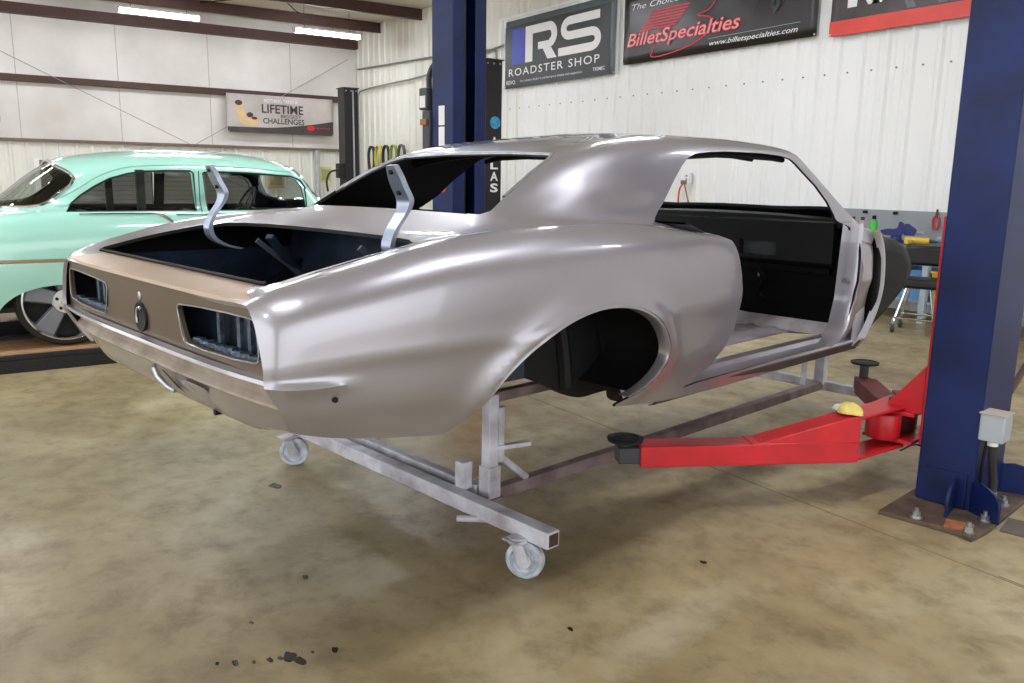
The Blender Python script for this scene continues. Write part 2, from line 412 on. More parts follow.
# ================================================================== THE SILVER COUPE BODY (car frame: x forward, y right, z up; mesh y = -y)
ARCH = smooth_poly([(.44, .34), (.50, .378), (.565, .408), (.62, .462), (.68, .53), (.76, .592), (.86, .65), (.975, .690), (1.10, .706), (1.235, .690), (1.345, .645), (1.42, .58), (1.45, .51), (1.42, .445), (1.345, .388), (1.22, .345), (1.215, .30)], 5)
BODY = {  # station x: ten (y, z) keys from the centreline over the roof or deck, shoulder and side to the sill
 .035: [(0, 0.772), (0.3, 0.772), (0.52, 0.773), (0.6, 0.774), (0.66, 0.776), (0.708, 0.772), (0.742, 0.735), (0.778, 0.625), (0.78, 0.53), (0.752, 0.458)],
 .055: [(0, 0.782), (0.3, 0.782), (0.52, 0.783), (0.6, 0.784), (0.66, 0.788), (0.725, 0.786), (0.775, 0.742), (0.802, 0.625), (0.8, 0.53), (0.768, 0.452)],
 .085: [(0, 0.792), (0.3, 0.792), (0.52, 0.793), (0.6, 0.795), (0.66, 0.8), (0.74, 0.8), (0.798, 0.752), (0.82, 0.63), (0.815, 0.52), (0.78, 0.446)],
 .13: [(0, 0.803), (0.3, 0.803), (0.52, 0.805), (0.6, 0.808), (0.66, 0.813), (0.752, 0.816), (0.818, 0.766), (0.838, 0.635), (0.83, 0.51), (0.792, 0.438)],
 .30: [(0, 0.84), (0.3, 0.84), (0.52, 0.843), (0.6, 0.846), (0.67, 0.852), (0.775, 0.86), (0.852, 0.802), (0.873, 0.645), (0.854, 0.5), (0.803, 0.412)],
 .55: [(0, 0.88), (0.3, 0.88), (0.52, 0.884), (0.6, 0.888), (0.67, 0.895), (0.785, 0.908), (0.873, 0.842), (0.895, 0.645), (0.874, 0.49), (0.82, 0.388)],
 .80: [(0, 0.93), (0.3, 0.928), (0.52, 0.924), (0.6, 0.922), (0.68, 0.924), (0.795, 0.93), (0.886, 0.858), (0.908, 0.64), (0.884, 0.48), (0.83, 0.38)],
 .92: [(0, 0.968), (0.3, 0.966), (0.52, 0.96), (0.6, 0.945), (0.69, 0.934), (0.8, 0.937), (0.89, 0.864), (0.914, 0.64), (0.889, 0.475), (0.836, 0.37)],
 1.05: [(0, 1.03), (0.3, 1.03), (0.515, 1.03), (0.61, 0.985), (0.7, 0.942), (0.8, 0.94), (0.893, 0.867), (0.919, 0.64), (0.894, 0.47), (0.841, 0.36)],
 1.20: [(0, 1.105), (0.3, 1.104), (0.515, 1.105), (0.615, 1.03), (0.705, 0.945), (0.805, 0.94), (0.896, 0.868), (0.922, 0.64), (0.897, 0.47), (0.845, 0.35)],
 1.35: [(0, 1.172), (0.3, 1.17), (0.525, 1.163), (0.628, 1.06), (0.706, 0.945), (0.808, 0.936), (0.896, 0.862), (0.921, 0.64), (0.897, 0.47), (0.848, 0.33)],
 1.50: [(0, 1.22), (0.3, 1.214), (0.545, 1.196), (0.64, 1.075), (0.706, 0.942), (0.832, 0.92), (0.9, 0.848), (0.917, 0.64), (0.894, 0.468), (0.848, 0.315)],
 1.75: [(0, 1.264), (0.3, 1.256), (0.565, 1.222), (0.646, 1.085), (0.706, 0.935), (0.876, 0.884), (0.901, 0.838), (0.908, 0.637), (0.888, 0.463), (0.846, 0.305)],
 2.00: [(0, 1.286), (0.3, 1.276), (0.58, 1.233), (0.65, 1.09), (0.71, 0.93), (0.874, 0.874), (0.897, 0.83), (0.902, 0.635), (0.88, 0.46), (0.838, 0.3)],
 2.30: [(0, 1.288), (0.3, 1.278), (0.592, 1.233), (0.655, 1.088), (0.712, 0.928), (0.83, 0.893), (0.876, 0.826), (0.895, 0.635), (0.872, 0.46), (0.83, 0.298)],
 2.55: [(0, 1.278), (0.3, 1.268), (0.603, 1.228), (0.66, 1.088), (0.714, 0.926), (0.82, 0.892), (0.87, 0.824), (0.888, 0.635), (0.864, 0.46), (0.823, 0.298)],
 2.75: [(0, 1.258), (0.3, 1.249), (0.614, 1.213), (0.666, 1.082), (0.717, 0.924), (0.812, 0.892), (0.864, 0.822), (0.882, 0.635), (0.859, 0.46), (0.817, 0.298)],
 2.86: [(0, 1.185), (0.3, 1.177), (0.64, 1.145), (0.68, 1.05), (0.722, 0.921), (0.805, 0.889), (0.86, 0.819), (0.878, 0.635), (0.854, 0.46), (0.813, 0.298)],
 2.98: [(0, 1.098), (0.3, 1.09), (0.668, 1.06), (0.698, 1.0), (0.728, 0.917), (0.798, 0.885), (0.856, 0.815), (0.873, 0.635), (0.849, 0.46), (0.808, 0.298)],
 3.10: [(0, 1.01), (0.3, 1.003), (0.702, 0.97), (0.718, 0.94), (0.74, 0.91), (0.791, 0.879), (0.849, 0.811), (0.867, 0.635), (0.843, 0.46), (0.803, 0.3)],
 3.20: [(0, 0.94), (0.3, 0.934), (0.732, 0.9), (0.74, 0.892), (0.752, 0.884), (0.784, 0.868), (0.842, 0.8), (0.86, 0.635), (0.837, 0.46), (0.798, 0.302)],
}
def body_keys():
    """stations and keys, with two helper keys that keep the crease at key 7 crisp"""
    xs = np.array(sorted(BODY)); K = np.array([BODY[x] for x in xs])
    a = K[:, 7]+(K[:, 6]-K[:, 7])*.16+np.array([.003, 0]); b = K[:, 7]+(K[:, 8]-K[:, 7])*.22+np.array([-.001, 0])
    return xs, np.concatenate([K[:, :7], a[:, None], K[:, 7:8], b[:, None], K[:, 8:]], axis=1)
def body_sections():
    xs, K = body_keys()
    X = np.unique(np.concatenate([np.linspace(.035, .14, 12), np.linspace(.14, 3.2, 122)]))
    G = np.zeros((len(X), 12, 2))
    for k in range(12):
        for c in range(2): G[:, k, c] = pchip(xs, K[:, k, c], X)
    return X, [catmull(G[i], 7) for i in range(len(X))]
def side_y(x, z):
    """outer skin's y at (x, z) of the lower side"""
    xs, K = body_keys()
    pts = catmull(np.array([[pchip(xs, K[:, k, c], np.array([x]))[0] for c in range(2)] for k in range(5, 12)]), 8)
    pts = pts[np.argsort(pts[:, 1])]; return float(np.interp(z, pts[:, 1], pts[:, 0]))

def build_coupe():
    root = empty('coupe_body_shell', (TX, TY, TZ), CARYAW, 'bare silver coupe body shell without wheels, doors or glass, on a rolling cart', 'car')
    X, SEC = body_sections()
    V = np.array([[(X[i], p[0], p[1]) for p in SEC[i]] for i in range(len(X))])          # (nx, ns, 3)
    # flare round the wheel arch and the ridge at the bumper notch
    d = polydist(ARCH, V[..., [0, 2]].reshape(-1, 2)).reshape(V.shape[:2])
    side = (np.arange(V.shape[1]) > 38)[None, :]
    V[..., 1] += np.where(side & (V[..., 2] < .80), .020*np.exp(-(d/.045)**2), 0)
    zr = np.clip((V[..., 0]-.03)/.03, 0, 1)*np.clip((.26-V[..., 0])/.12, 0, 1)
    V[..., 0] += np.clip((.585-V[..., 2])/.14, 0, 1)*.085*np.clip(1-(V[..., 0]-.035)/.35, 0, 1)*side
    V[..., 1] += side*zr*.014*np.exp(-((V[..., 2]-.582)/.013)**2)
    rows = []
    for i in range(len(X)):
        r = V[i]; left = [(p[0], p[1], p[2]) for p in r[::-1]]; right = [(p[0], -p[1], p[2]) for p in r[1:]]
        rows.append(left+right)
    m = MB().grid(rows)
    o = m.build('body_skin', [PAINT, INNER], root, smooth=None)
    # outward normals
    top = max(o.data.polygons, key=lambda p: p.center.z)
    if top.normal.z < 0: o.data.flip_normals()
    sd = o.modifiers.new('thick', 'SOLIDIFY'); sd.thickness = .012; sd.offset = -1; sd.material_offset = 1; sd.use_even_offset = True
    me = evalmesh(o); o.modifiers.clear(); o.data = me
    # ---- cutters
    c = MB()
    tr = [(.125, .625), (.15, .65), (.30, .655), (.50, .645), (.60, .61), (.645, .53), (.665, .40), (.672, .2)]
    tr = tr + [(x, -y) for x, y in tr[::-1]]
    c.prism(tr, .5, 1.05, 'z')
    bl = [(.925, .46), (.935, .515), (.965, .535), (1.05, .520), (1.20, .495), (1.30, .475), (1.352, .445), (1.375, .36), (1.395, .18)]
    bl = bl + [(x, -y) for x, y in bl[::-1]]
    c.prism(bl, .85, 1.4, 'z')
    ws = [(2.80, .30), (2.80, .50), (2.815, .572), (2.89, .600), (2.98, .632), (3.08, .665), (3.12, .66), (3.155, .3)]
    ws = ws + [(x, -y) for x, y in ws[::-1]]
    c.prism(ws, .8, 1.5, 'z')
    door = [(1.605, .936), (1.70, 1.00), (1.775, 1.068), (1.875, 1.144), (1.92, 1.172), (1.975, 1.189), (2.08, 1.200), (2.2, 1.206), (2.45, 1.207), (2.60, 1.201), (2.68, 1.190), (2.715, 1.172),
            (2.78, 1.128), (2.87, 1.070), (2.945, 1.0), (2.985, .94), (2.985, .88), (2.97, .70), (2.96, .55), (2.92, .43), (2.85, .372), (2.77, .352),
            (1.72, .352), (1.62, .345), (1.75, .405), (1.84, .475), (1.884, .54), (1.902, .62), (1.905, .683), (1.890, .75), (1.870, .81), (1.855, .85), (1.845, .872), (1.80, .888), (1.72, .912)]
    c.prism(door, .35, 1.2, 'y'); c.prism(door, -1.2, -.35, 'y')
    c.prism(list(ARCH)+[(1.0, .1)], .45, 1.2, 'y'); c.prism(list(ARCH)+[(1.0, .1)], -1.2, -.45, 'y')
    # mesh y is minus car y but every cutter is symmetric
    boolean(o, c)
    o.data.shade_smooth(); o.data.set_sharp_from_angle(angle=math.radians(32))
    R = lambda x, y, z: (x, -y, z)
    # ---- wheel arch lips
    for s in (1, -1):
        AL = [(x, z) for x, z in ARCH if x > .6 and z > .365]
        pts = [(x, s*-(side_y(x, max(z, .33))+.017), z) for x, z in AL]
        m = MB(); rows = []
        for (x, y, z), (xa, za) in zip(pts, AL):
            cx, cz = 1.03, .45; L = math.hypot(xa-cx, za-cz); ux, uz = (cx-xa)/L, (cz-za)/L
            rows.append([(x-ux*.004, y, z-uz*.004), (x+ux*.010, y-s*.003, z+uz*.010), (x+ux*.014, y+s*.004, z+uz*.014), (x+ux*.014, y+s*.04, z+uz*.014)])
        m.grid(rows); m.build('wheel_arch_lip', PAINT, root, smooth=60)
        # wheelhouse: black bowl behind the opening
        m = MB(); rows = []
        A = [(x, z) for x, z in ARCH[16:-9]]
        for y, sc in ((.90, 1.0), (.86, 1.05), (.78, 1.09), (.66, 1.09), (.59, 1.06)):
            rows.append([(1.03+(x-1.03)*sc, -s*min(y, side_y(x, max(z, .34))-.006), .45+(z-.45)*sc) for x, z in A])
        m.grid(rows)
        m.build('wheelhouse', INNER, root, smooth=50)
        MB().prism(smooth_poly([(.86, .47), (.979, .455), (1.07, .42), (1.17, .379), (1.274, .326), (1.355, .303), (1.46, .305), (1.53, .30), (1.545, .265), (1.60, .245), (1.66, .35), (1.64, .55), (1.45, .75), (1.05, .78), (.80, .68), (.74, .55)], 4, True), -s*.57, -s*.60, 'y').build('inner_wheelhouse', INNER, root)
        MB().tube([(x, -s*.605, z) for x, z in smooth_poly([(1.16, .72), (1.22, .62), (1.25, .5), (1.27, .36)], 4)], .028, mi=0).build('wheelhouse_rib', INNER, root)
    # ---- tail panel with two lamp openings and the round filler hole
    tp = MB(); zz = np.linspace(.598, .776, 14); yy = np.linspace(-1, 1, 61); rows = []
    for z in zz:
        w = .786 - .058*(z-.598)/.178 - .02*max(0, (z-.74)/.036)**2
        rows.append([(.040+.016*abs(t)**3-.006*(z-.69)/.09, t*w, z) for t in yy])
    tp.grid(rows); t = tp.build('tail_panel', [BRONZE, BRONZE], root, smooth=None)
    if t.data.polygons[0].normal.x > 0: t.data.flip_normals()
    sd = t.modifiers.new('thick', 'SOLIDIFY'); sd.thickness = .012; sd.offset = -1; me = evalmesh(t); t.modifiers.clear(); t.data = me
    c = MB()
    op = smooth_poly([(.285, .716), (.29, .728), (.305, .732), (.69, .742), (.712, .738), (.720, .722), (.728, .655), (.722, .640), (.705, .634), (.335, .628), (.318, .634), (.308, .648)], 3, True)
    c.prism(op, -.2, .3, 'x'); c.prism([(-y, z) for y, z in op], -.2, .3, 'x')
    c.prism([(.034*math.cos(a), .658+.040*math.sin(a)) for a in [2*PI*i/20 for i in range(20)]], -.2, .3, 'x')
    c.prism([(.008*math.cos(a)+.002, .722+.010*math.sin(a)) for a in [2*PI*i/10 for i in range(10)]], -.2, .3, 'x')
    boolean(t, c); t.data.shade_smooth(); t.data.set_sharp_from_angle(angle=math.radians(30))
    MB().lathe((.05, 0, .658), [(.036, -.014), (.044, -.016), (.046, -.012), (.038, -.008), (.034, .03), (.020, .05)], (1, 0, 0), 28).build('filler_neck', INNER, root)
    MB().tube([(.034, .026*math.cos(t), .655+.032*math.sin(t)) for t in np.linspace(-.6, 2.2, 10)], .004, 6).build('filler_lip', BRIGHTST, root)
    MB().lathe((.034, -.002, .722), [(.006, 0), (.013, .002), (.013, .02)], (1, 0, 0), 16).build('lock_ring', BRIGHTST, root)
    ROUGH = mat('oversprayed_edge', (96, 110, 128), .5, .5, .3, 40, bump=.5, bscale=120)
    for s in (1, -1):
        # lamp bucket seen through the opening: rear braces and shelf inside
        m = MB()
        for yb in (.40, .52, .58): m.bx(.10, .112, s*yb-.009, s*yb+.009, .60, .76)
        m.bx(.07, .16, s*.30, s*.74, .618, .624)
        for yb in np.linspace(.33, .71, 9): m.box((.075, s*yb, .632), (.02, .03, .012+.008*random.random()), .4)
        m.build('lamp_bracket', ROUGH, root)
        rim = [(.036+.016*abs(y/.742)**3, s*y, z) for y, z in op]
        MB().tube(rim, .0022, 6, closed=True).build('lamp_opening_flange', BARE, root)
    # tail panel top lip (under the trunk gutter)
    m = MB(); rows = []
    for tt in np.linspace(-1, 1, 41):
        y = tt*.715; rows.append([(.028+.016*abs(tt)**3, y, .772), (.030+.016*abs(tt)**3, y, .782), (.055, y*.985, .790), (.13, y*.94, .806), (.135, y*.93, .790)])
    m.grid(rows); m.build('tail_top_rail', mat('lip_tan_reflection', (172, 150, 128), .4, .6, .04), root, smooth=40)  # tan colour stands in for the reflection on the top lip
    m = MB(); m.tube([(.128+.004*abs(t), t*.62, .812) for t in np.linspace(-1, 1, 21)], .0045, 6); m.build('trunk_gutter_seal', INNER, root)
    # ---- rear valance below the bumper ledge
    VAL = mat('raw_valance', (186, 174, 164), .45, .5, .08, 9, var2=(150, 136, 124))
    prof = [(.040, .604), (.018, .600), (.016, .590), (.030, .583), (.055, .576), (.062, .548), (.046, .534), (.046, .526), (.060, .515), (.080, .470), (.100, .430), (.125, .412)]
    m = MB(); rows = []
    for tt in np.linspace(-1, 1, 61):
        a = abs(tt); rows.append([(x+.03*a**4, tt*((.786, .786, .786, .786, .786, .784, .782, .780, .776, .770, .762, .745)[k]), z+(.04*max(0, a-.72)/.28 if k > 8 else 0)*(k-8)/3) for k, (x, z) in enumerate(prof)])
    m.grid(rows); v = m.build('rear_valance', [PAINT, VAL], root, smooth=32)
    v.data.flip_normals() if v.data.polygons[0].normal.x > 0 else None
    n = len(prof)-1
    for i, p in enumerate(v.data.polygons): p.material_index = 1 if (3 <= i % n <= 6) else 0
    # license bracket: dark slot with a bright bent tab
    vx = lambda z: float(np.interp(z, [.430, .470, .515, .526], [.100, .080, .060, .046]))-.005
    MB().add([(vx(z), y, z) for y, z in ((-.105, .505), (-.078, .508), (-.140, .458), (-.190, .448))], [(0, 1, 2, 3)]).build('plate_slot', INNER, root, smooth=None)
    MB().tube([(.052, -.045, .518), (.046, -.058, .508), (.050, -.070, .484), (.066, -.098, .456), (.078, -.122, .444)], [.006, .009, .010, .009, .006], 8).build('plate_tab', BRIGHTST, root)
    m = MB(); rows = []
    for t in np.linspace(-1, 1, 13): rows.append([(.062+.022*k-.016*math.cos(t*PI/2)*math.sin(PI*k/3), -.31+t*.07, .505-.03*k) for k in range(4)])
    m.grid(rows); m.build('valance_swage', PAINT, root, smooth=60)
    MB().cyl((.100, -.345, .424), (.12, -.345, .424), .010, n=10).build('valance_hole', INNER, root)
    for s in (1, -1): MB().cyl((.185, -s*(side_y(.185, .545)-.01), .548), (.185, -s*(side_y(.185, .545)+.004), .548), .007, n=12).build('marker_hole', INNER, root)
    # ---- trunk tub
    TUB = mat('trunk_blue_black', (36, 50, 70), .5, .1, .35, 7, var2=(16, 21, 30))
    m = MB()
    prt = [(.13, .80), (.13, .60), (.16, .50), (.30, .45), (.60, .44), (.85, .52), (.95, .90)]
    m.grid([[(x, y, z) for x, z in prt] for y in np.linspace(-.70, .70, 9)]); m.build('trunk_floor', TUB, root)
    for s in (1, -1):
        m = MB(); m.grid([[(x, -s*(.66+.06*max(0, min(1, (k)/2))), z-.0) for x in np.linspace(.16, .95, 8)] for k, z in enumerate((.79, .72, .60, .46))])
        m.build('trunk_side', TUB, root)
        MB().tube([(.20, -s*.60, .47), (.45, -s*.50, .47), (.65, -s*.55, .50), (.80, -s*.60, .62)], .02, 6).build('trunk_stiffener', TUB, root)
        MB().bar((.62, -s*.40, .84), (.88, -s*.30, .60), .03, .02).build('shelf_brace', TUB, root)
        MB().bar((.62, -s*.30, .86), (.90, -s*.42, .58), .03, .02).build('shelf_brace', TUB, root)
    MB().tube([(.16, 0, .80), (.168, .3, .80), (.165, .6, .80)], .008, 6)
    # ---- package shelf and cabin bulkhead
    MB().prism([(.93, .925), (.96, .935), (1.34, .935), (1.34, .915), (.93, .905)], -.54, .54, 'y').build('package_shelf', INNER, root)
    MB().prism([(1.33, .94), (1.37, .94), (1.55, .45), (1.50, .40), (1.46, .45)], -.60, .60, 'y').build('seat_bulkhead', INNER, root)
    for s in (1, -1):
        MB().prism([(1.33, .93), (1.60, .93), (1.66, .90), (1.80, .86), (1.86, .72), (1.87, .6), (1.80, .46), (1.62, .38), (1.48, .36)], -s*.60, -s*.615, 'y').build('inner_quarter', INNER, root)
        m = MB(); m.grid([[(x, -s*y, z) for x, z in ((1.66, .93), (1.80, .885), (1.862, .80), (1.888, .70), (1.885, .58), (1.85, .48), (1.75, .40), (1.66, .355))] for y in (.60, .83)]); m.build('door_lock_jamb', PAINT, root)
    BL = Loft(BODY, 7); bf = [(x-.010, y) for x, y in bl if x > 1.0]
    MB().tube([(x, y, BL.top(x+.012, y)-.010) for x, y in bf], .010, 6).build('backlight_flange', BARE, root)
    # roof: header and cross bow inside
    for x, z in ((1.47, 1.185), (1.95, 1.255), (2.52, 1.235)):
        MB().tube([(x-.0*abs(t), t*.54, z-.045*abs(t)**2) for t in np.linspace(-1, 1, 13)], .02, 6).build('roof_bow', INNER, root)
    for s in (1, -1): MB().tube([(x, -s*y, z) for x, y, z in ((1.90, .540, 1.160), (1.98, .548, 1.180), (2.2, .560, 1.193), (2.45, .570, 1.194), (2.62, .580, 1.190), (2.70, .588, 1.184))], .012, 8).build('roof_rail_inner', INNER, root)
    # ---- sills, pillars, floor
    ZINC = mat('pale_zinc', (206, 210, 218), .35, .4, .06, 8)
    STEEL = mat('oversprayed_floor', (178, 172, 176), .5, .3, .25, 5, var2=(120, 112, 112))
    for s in (1, -1):
        pr = [(.68, .335), (.68, .356), (.70, .362), (.735, .358), (.745, .374), (.775, .374), (.785, .358), (.845, .352), (.848, .342), (.82, .30), (.76, .285), (.70, .295)]
        MB().prism([(-s*y, z) for y, z in pr], 1.48, 3.16, 'x').build('sill', PAINT, root, smooth=30)
        MB().prism([(-s*y, z) for y, z in [(.845, .346), (.850, .336), (.828, .297), (.80, .288), (.80, .297), (.82, .303)]], 1.50, 3.10, 'x').build('rocker_shade_strip', mat('rocker_shadow_grey', (84, 78, 76), .5, .4), root)  # dark strip paints the shade on the rocker's outer face
        # hinge pillar: jamb return plus outer edge bead
        jp = [(2.985, .90), (2.982, .86), (2.97, .70), (2.96, .55), (2.92, .43), (2.85, .372), (2.77, .352)]
        m = MB(); rows = [[(x+dx, -s*y, z) for x, z in jp] for y, dx in ((.862, .004), (.835, -.006), (.80, .002), (.765, .0), (.76, .06))]
        m.grid(rows); m.build('hinge_pillar_jamb', PAINT, root, smooth=50)
        m = MB(); m.tube([(x+.012, -s*(side_y(x, min(z, .86))+.004 if z < .88 else .80), z) for x, z in jp[1:]], .007, 6); m.build('pillar_bead', PAINT, root)
        MB().cyl((2.95, -s*.82, .64), (2.93, -s*.82, .64), .014, n=6).build('hinge_bolt', BRIGHTST, root)
        MB().prism([(3.02, .89), (3.14, .86), (3.20, .80), (3.255, .70), (3.27, .58), (3.22, .46), (3.10, .35), (3.02, .32)], -s*.835, -s*.85, 'y').build('cowl_side_flange', ZINC, root, bevel=.004)
        fc = smooth_poly([(3.13, .865), (3.19, .80), (3.225, .70), (3.23, .58), (3.18, .47), (3.08, .36)], 4)
        m = MB(); m.grid([[(x-.055, -s*.866, z), (x-.02, -s*.880, z), (x+.008, -s*.878, z), (x+.012, -s*.86, z)] for x, z in fc]); m.build('fender_flange', ZINC, root, smooth=60)
    m = MB(); ys = np.linspace(-.5, .5, 31); rows = []
    for x in np.linspace(1.46, 3.04, 27):
        rows.append([(x, y, .345+.13*math.exp(-(y/.13)**4)*(.5+.5*(x-1.4)/1.6)+(.012 if abs((abs(y) % .12)-.06) < .02 and abs(y) > .16 else 0)+max(0, (1.62-x))*.5) for y in ys])
    m.grid(rows); f = m.build('floor_pan', STEEL, root, smooth=40)
    sd = f.modifiers.new('thick', 'SOLIDIFY'); sd.thickness = .008
    m = MB(); m.tube(smooth_poly([(2.35, -.30, .36), (2.42, -.28, .42), (2.55, -.25, .43), (2.75, -.20, .40)], 4), .012, 6); m.build('floor_brace', BARE, root)
    m = MB(); m.bx(1.55, 3.0, -.66, -.5, .30, .31); m.bx(1.55, 3.0, .5, .66, .30, .31)
    # toe board, dash and cowl, black
    for nm, pts, mm in (('toe_board', ((3.03, .348), (3.09, .40), (3.14, .45), (3.17, .50)), STEEL), ('firewall_inner', ((3.17, .50), (3.20, .60), (3.20, .88)), INNER)):
        m = MB(); m.grid([[(x, y, z+(.05*math.exp(-(y/.14)**4) if z < .47 else 0)) for x, z in pts] for y in np.linspace(-.78, .78, 27)]); m.build(nm, mm, root, smooth=40)
    m = MB(); dp = [(3.06, .905), (3.03, .895), (3.04, .70), (3.09, .655), (3.11, .66), (3.09, .71), (3.09, .90)]
    m.prism(dp, -.70, .70, 'y'); dsh = m.build('dashboard', INNER, root)
    c = MB(); c.bx(2.9, 3.2, -.40, -.19, .715, .79); c.bx(2.9, 3.2, .15, .50, .74, .86); boolean(dsh, c); dsh.data.shade_flat()
    MB().bx(3.08, 3.09, -.40, -.19, .71, .79).build('glovebox_back', DGREY, root)
    MB().bar((3.06, -.69, .66), (3.06, .69, .66), .035, .03).build('dash_brace', BLACKP, root)
    m = MB(); m.tube(smooth_poly([(3.02, -.30, .66), (3.05, -.34, .60), (3.08, -.30, .52), (3.10, -.36, .46)], 5), .012, 6); m.build('wiring_loom', BLACKP, root)
    MB().box((3.10, -.31, .63), (.03, .06, .06), .3).build('heater_fitting', BRIGHTST, root)
    m = MB(); cp = [(3.06, .870), (3.06, .908), (3.10, .918), (3.17, .914), (3.22, .895), (3.22, .86)]
    m.grid([[(x, y, z+.018*(1-(y/.72)**2)) for x, z in cp] for y in np.linspace(-.72, .72, 15)]); m.build('cowl_panel', INNER, root, smooth=40)
    # firewall: black barrel ahead of the pillars
    m = MB(); fp = smooth_poly([(3.10, .34), (3.30, .42), (3.52, .53), (3.63, .61), (3.645, .68), (3.58, .76), (3.45, .818), (3.25, .845), (3.12, .86), (3.08, .60)], 4, True)
    cx, cz = 3.32, .64; rows = []
    for y, sc in ((-.875, .60), (-.87, .78), (-.85, .90), (-.81, .97), (-.74, 1.0), (-.4, 1.0), (0, 1.0), (.4, 1.0), (.74, 1.0), (.81, .97), (.85, .90), (.87, .78), (.875, .60)):
        rows.append([(cx+(x-cx)*sc, y, cz+(z-cz)*sc) for x, z in fp]+[(cx+(fp[0][0]-cx)*sc, y, cz+(fp[0][1]-cz)*sc)])
    m.grid(rows); n = len(fp)
    for r in (rows[0], rows[-1]): m.add(r[:-1], [tuple(range(n))])
    m.build('firewall', BLACKP, root, smooth=50)
    # ---- trunk lid hinges standing up
    for s in (1, -1):
        dx, hy = (0, .50) if s > 0 else (-.085, .56)
        hp = smooth_poly([(.615, 1.118), (.640, 1.06), (.662, 1.015), (.655, .985), (.615, .93), (.598, .885), (.608, .850), (.65, .82), (.72, .80)], 5)
        hp = [(x+dx, z) for x, z in hp]; wv = np.interp(np.linspace(0, 1, len(hp)), [0, .08, .25, .42, 1], [.04, .062, .066, .05, .042])
        m = MB(); rows = []
        for (x, z), w in zip(hp, wv): rows.append([(x, -s*(hy+w/2), z), (x-.018, -s*(hy+w/2), z-.004), (x-.018, -s*(hy-w/2), z-.004), (x, -s*(hy-w/2), z), (x, -s*(hy+w/2), z)])
        m.grid(rows); m.add(rows[0][:4], [(0, 1, 2, 3)])
        hg = m.build('trunk_hinge', mat('hinge_silver', (170, 180, 200), .3, .7, .05), root, smooth=40)
        for x, z in ((.618, 1.095), (.645, 1.035)): MB().cyl((x+dx-.020, -s*hy, z), (x+dx+.004, -s*hy, z+.002), .007, n=8).build('hinge_slot', INNER, hg)
    # underside
    MB().bx(.20, 1.5, -.50, .50, .43, .44).build('underbody', INNER, root)
build_coupe()

# ================================================================== CART UNDER THE BODY
def build_cart():
    root = empty('body_cart', cw(1.09, -.1, 0), CARYAW, 'grey oversprayed square tube cart on casters under the silver body', 'cart')
    ox, oy = 1.09, -.1
    Q = lambda x, y, z: (x-ox, -(y-oy), z)
    def tube(name, p, q, w=.055, h=.055, m=CARTW): return MB().bar(Q(*p), Q(*q), w, h).build(name, m, root, bevel=.004)
    tube('rear_cross_tube', (1.09, -1.02, .168), (1.09, .735, .168), .06, .06)
    MB().bx(-.022, .022, -(.7355-oy), -(.7365-oy), .146, .190).build('tube_end', mat('rust_shadow', (70, 42, 36), .8), root)
    tube('inner_cross_tube', (1.19, -.95, .182), (1.19, .24, .182), .045, .04)
    tube('post_sleeve', (1.20, .285, .13), (1.20, .285, .29), .062, .062)
    tube('post_foot', (1.20, .285, .115), (1.20, .285, .165), .085, .085, CARTR)
    tube('post', (1.20, .285, .16), (1.20, .285, .575), .048, .048)
    tube('post_strap', (1.24, .30, .30), (1.24, .30, .52), .02, .03)
    tube('pin_tube', (1.14, .20, .19), (1.14, .20, .30), .05, .05)
    MB().bar(Q(1.21, .295, .36), Q(1.36, .34, .36), .03, .018).build('hitch_pin', CARTW, root, bevel=.004)
    tube('saddle_bar', (1.20, .245, .548), (1.95, .245, .548), .045, .04, CARTR)
    tube('saddle_post', (1.95, .245, .55), (1.95, .245, .67), .04, .04, CARTR)
    tube('brace', (1.225, .27, .34), (1.43, .25, .175), .028, .028)
    tube('spine_tube', (1.2, .245, .152), (4.02, .235, .152), .05, .05, CARTR)
    tube('front_cross_tube', (4.02, -.95, .15), (4.02, .80, .15), .055, .055)
    tube('front_post', (4.0, .235, .16), (4.0, .235, .50), .06, .06)
    tube('front_brace', (3.96, .15, .36), (3.80, .22, .17), .03, .03)
    tube('front_brace', (4.02, .18, .38), (4.02, -.10, .18), .03, .03)
    tube('front_saddle', (4.0, .235, .49), (3.25, .30, .60), .04, .04, CARTR)
    m = MB().cyl(Q(1.01, .315, .135), Q(1.12, .43, .135), .012, n=10); m.build('brake_lever', CARTW, root)
    for x, y, a in ((1.062, .628, .5), (1.04, -.95, .9), (4.0, .72, .3), (4.0, -.90, .4)):
        r = .069; yy = Vector((math.cos(a), math.sin(a), 0))      # axle direction
        c = Vector(Q(x, y, r))
        w = MB().lathe(c-yy*.019, [(.02, .010), (.032, .004), (.036, .010), (r-.020, .010), (r-.016, .001), (r-.006, .001), (r, .007), (r, .031), (r-.006, .037), (r-.016, .037), (r-.020, .028), (.036, .028), (.032, .034), (.02, .028)], yy, 28).build('caster_wheel', mat('caster_white', (196, 202, 214), .55, 0, .25, 25), root)
        MB().lathe(c-yy*.024, [(.008, 0), (.026, .002), (.026, .046), (.008, .048)], yy, 16).build('hub', CARTW, w)
        t = Vector((-yy.y, yy.x, 0))*.028
        for sg in (1, -1):
            MB().bar(c+yy*(sg*.027), c+t+yy*(sg*.024)+Vector((0, 0, .068)), .040, .005, up=yy).build('caster_fork', CARTW, root)
        top = c+t
        MB().lathe((top.x, top.y, .137), [(.036, -.008), (.040, 0), (.03, .012), (.02, .014)], (0, 0, 1), 18).build('caster_swivel', CARTW, root)
        m = MB().box((top.x, top.y, .142), (.085, .07, .006)); m.build('caster_plate', CARTW, root)
build_cart()

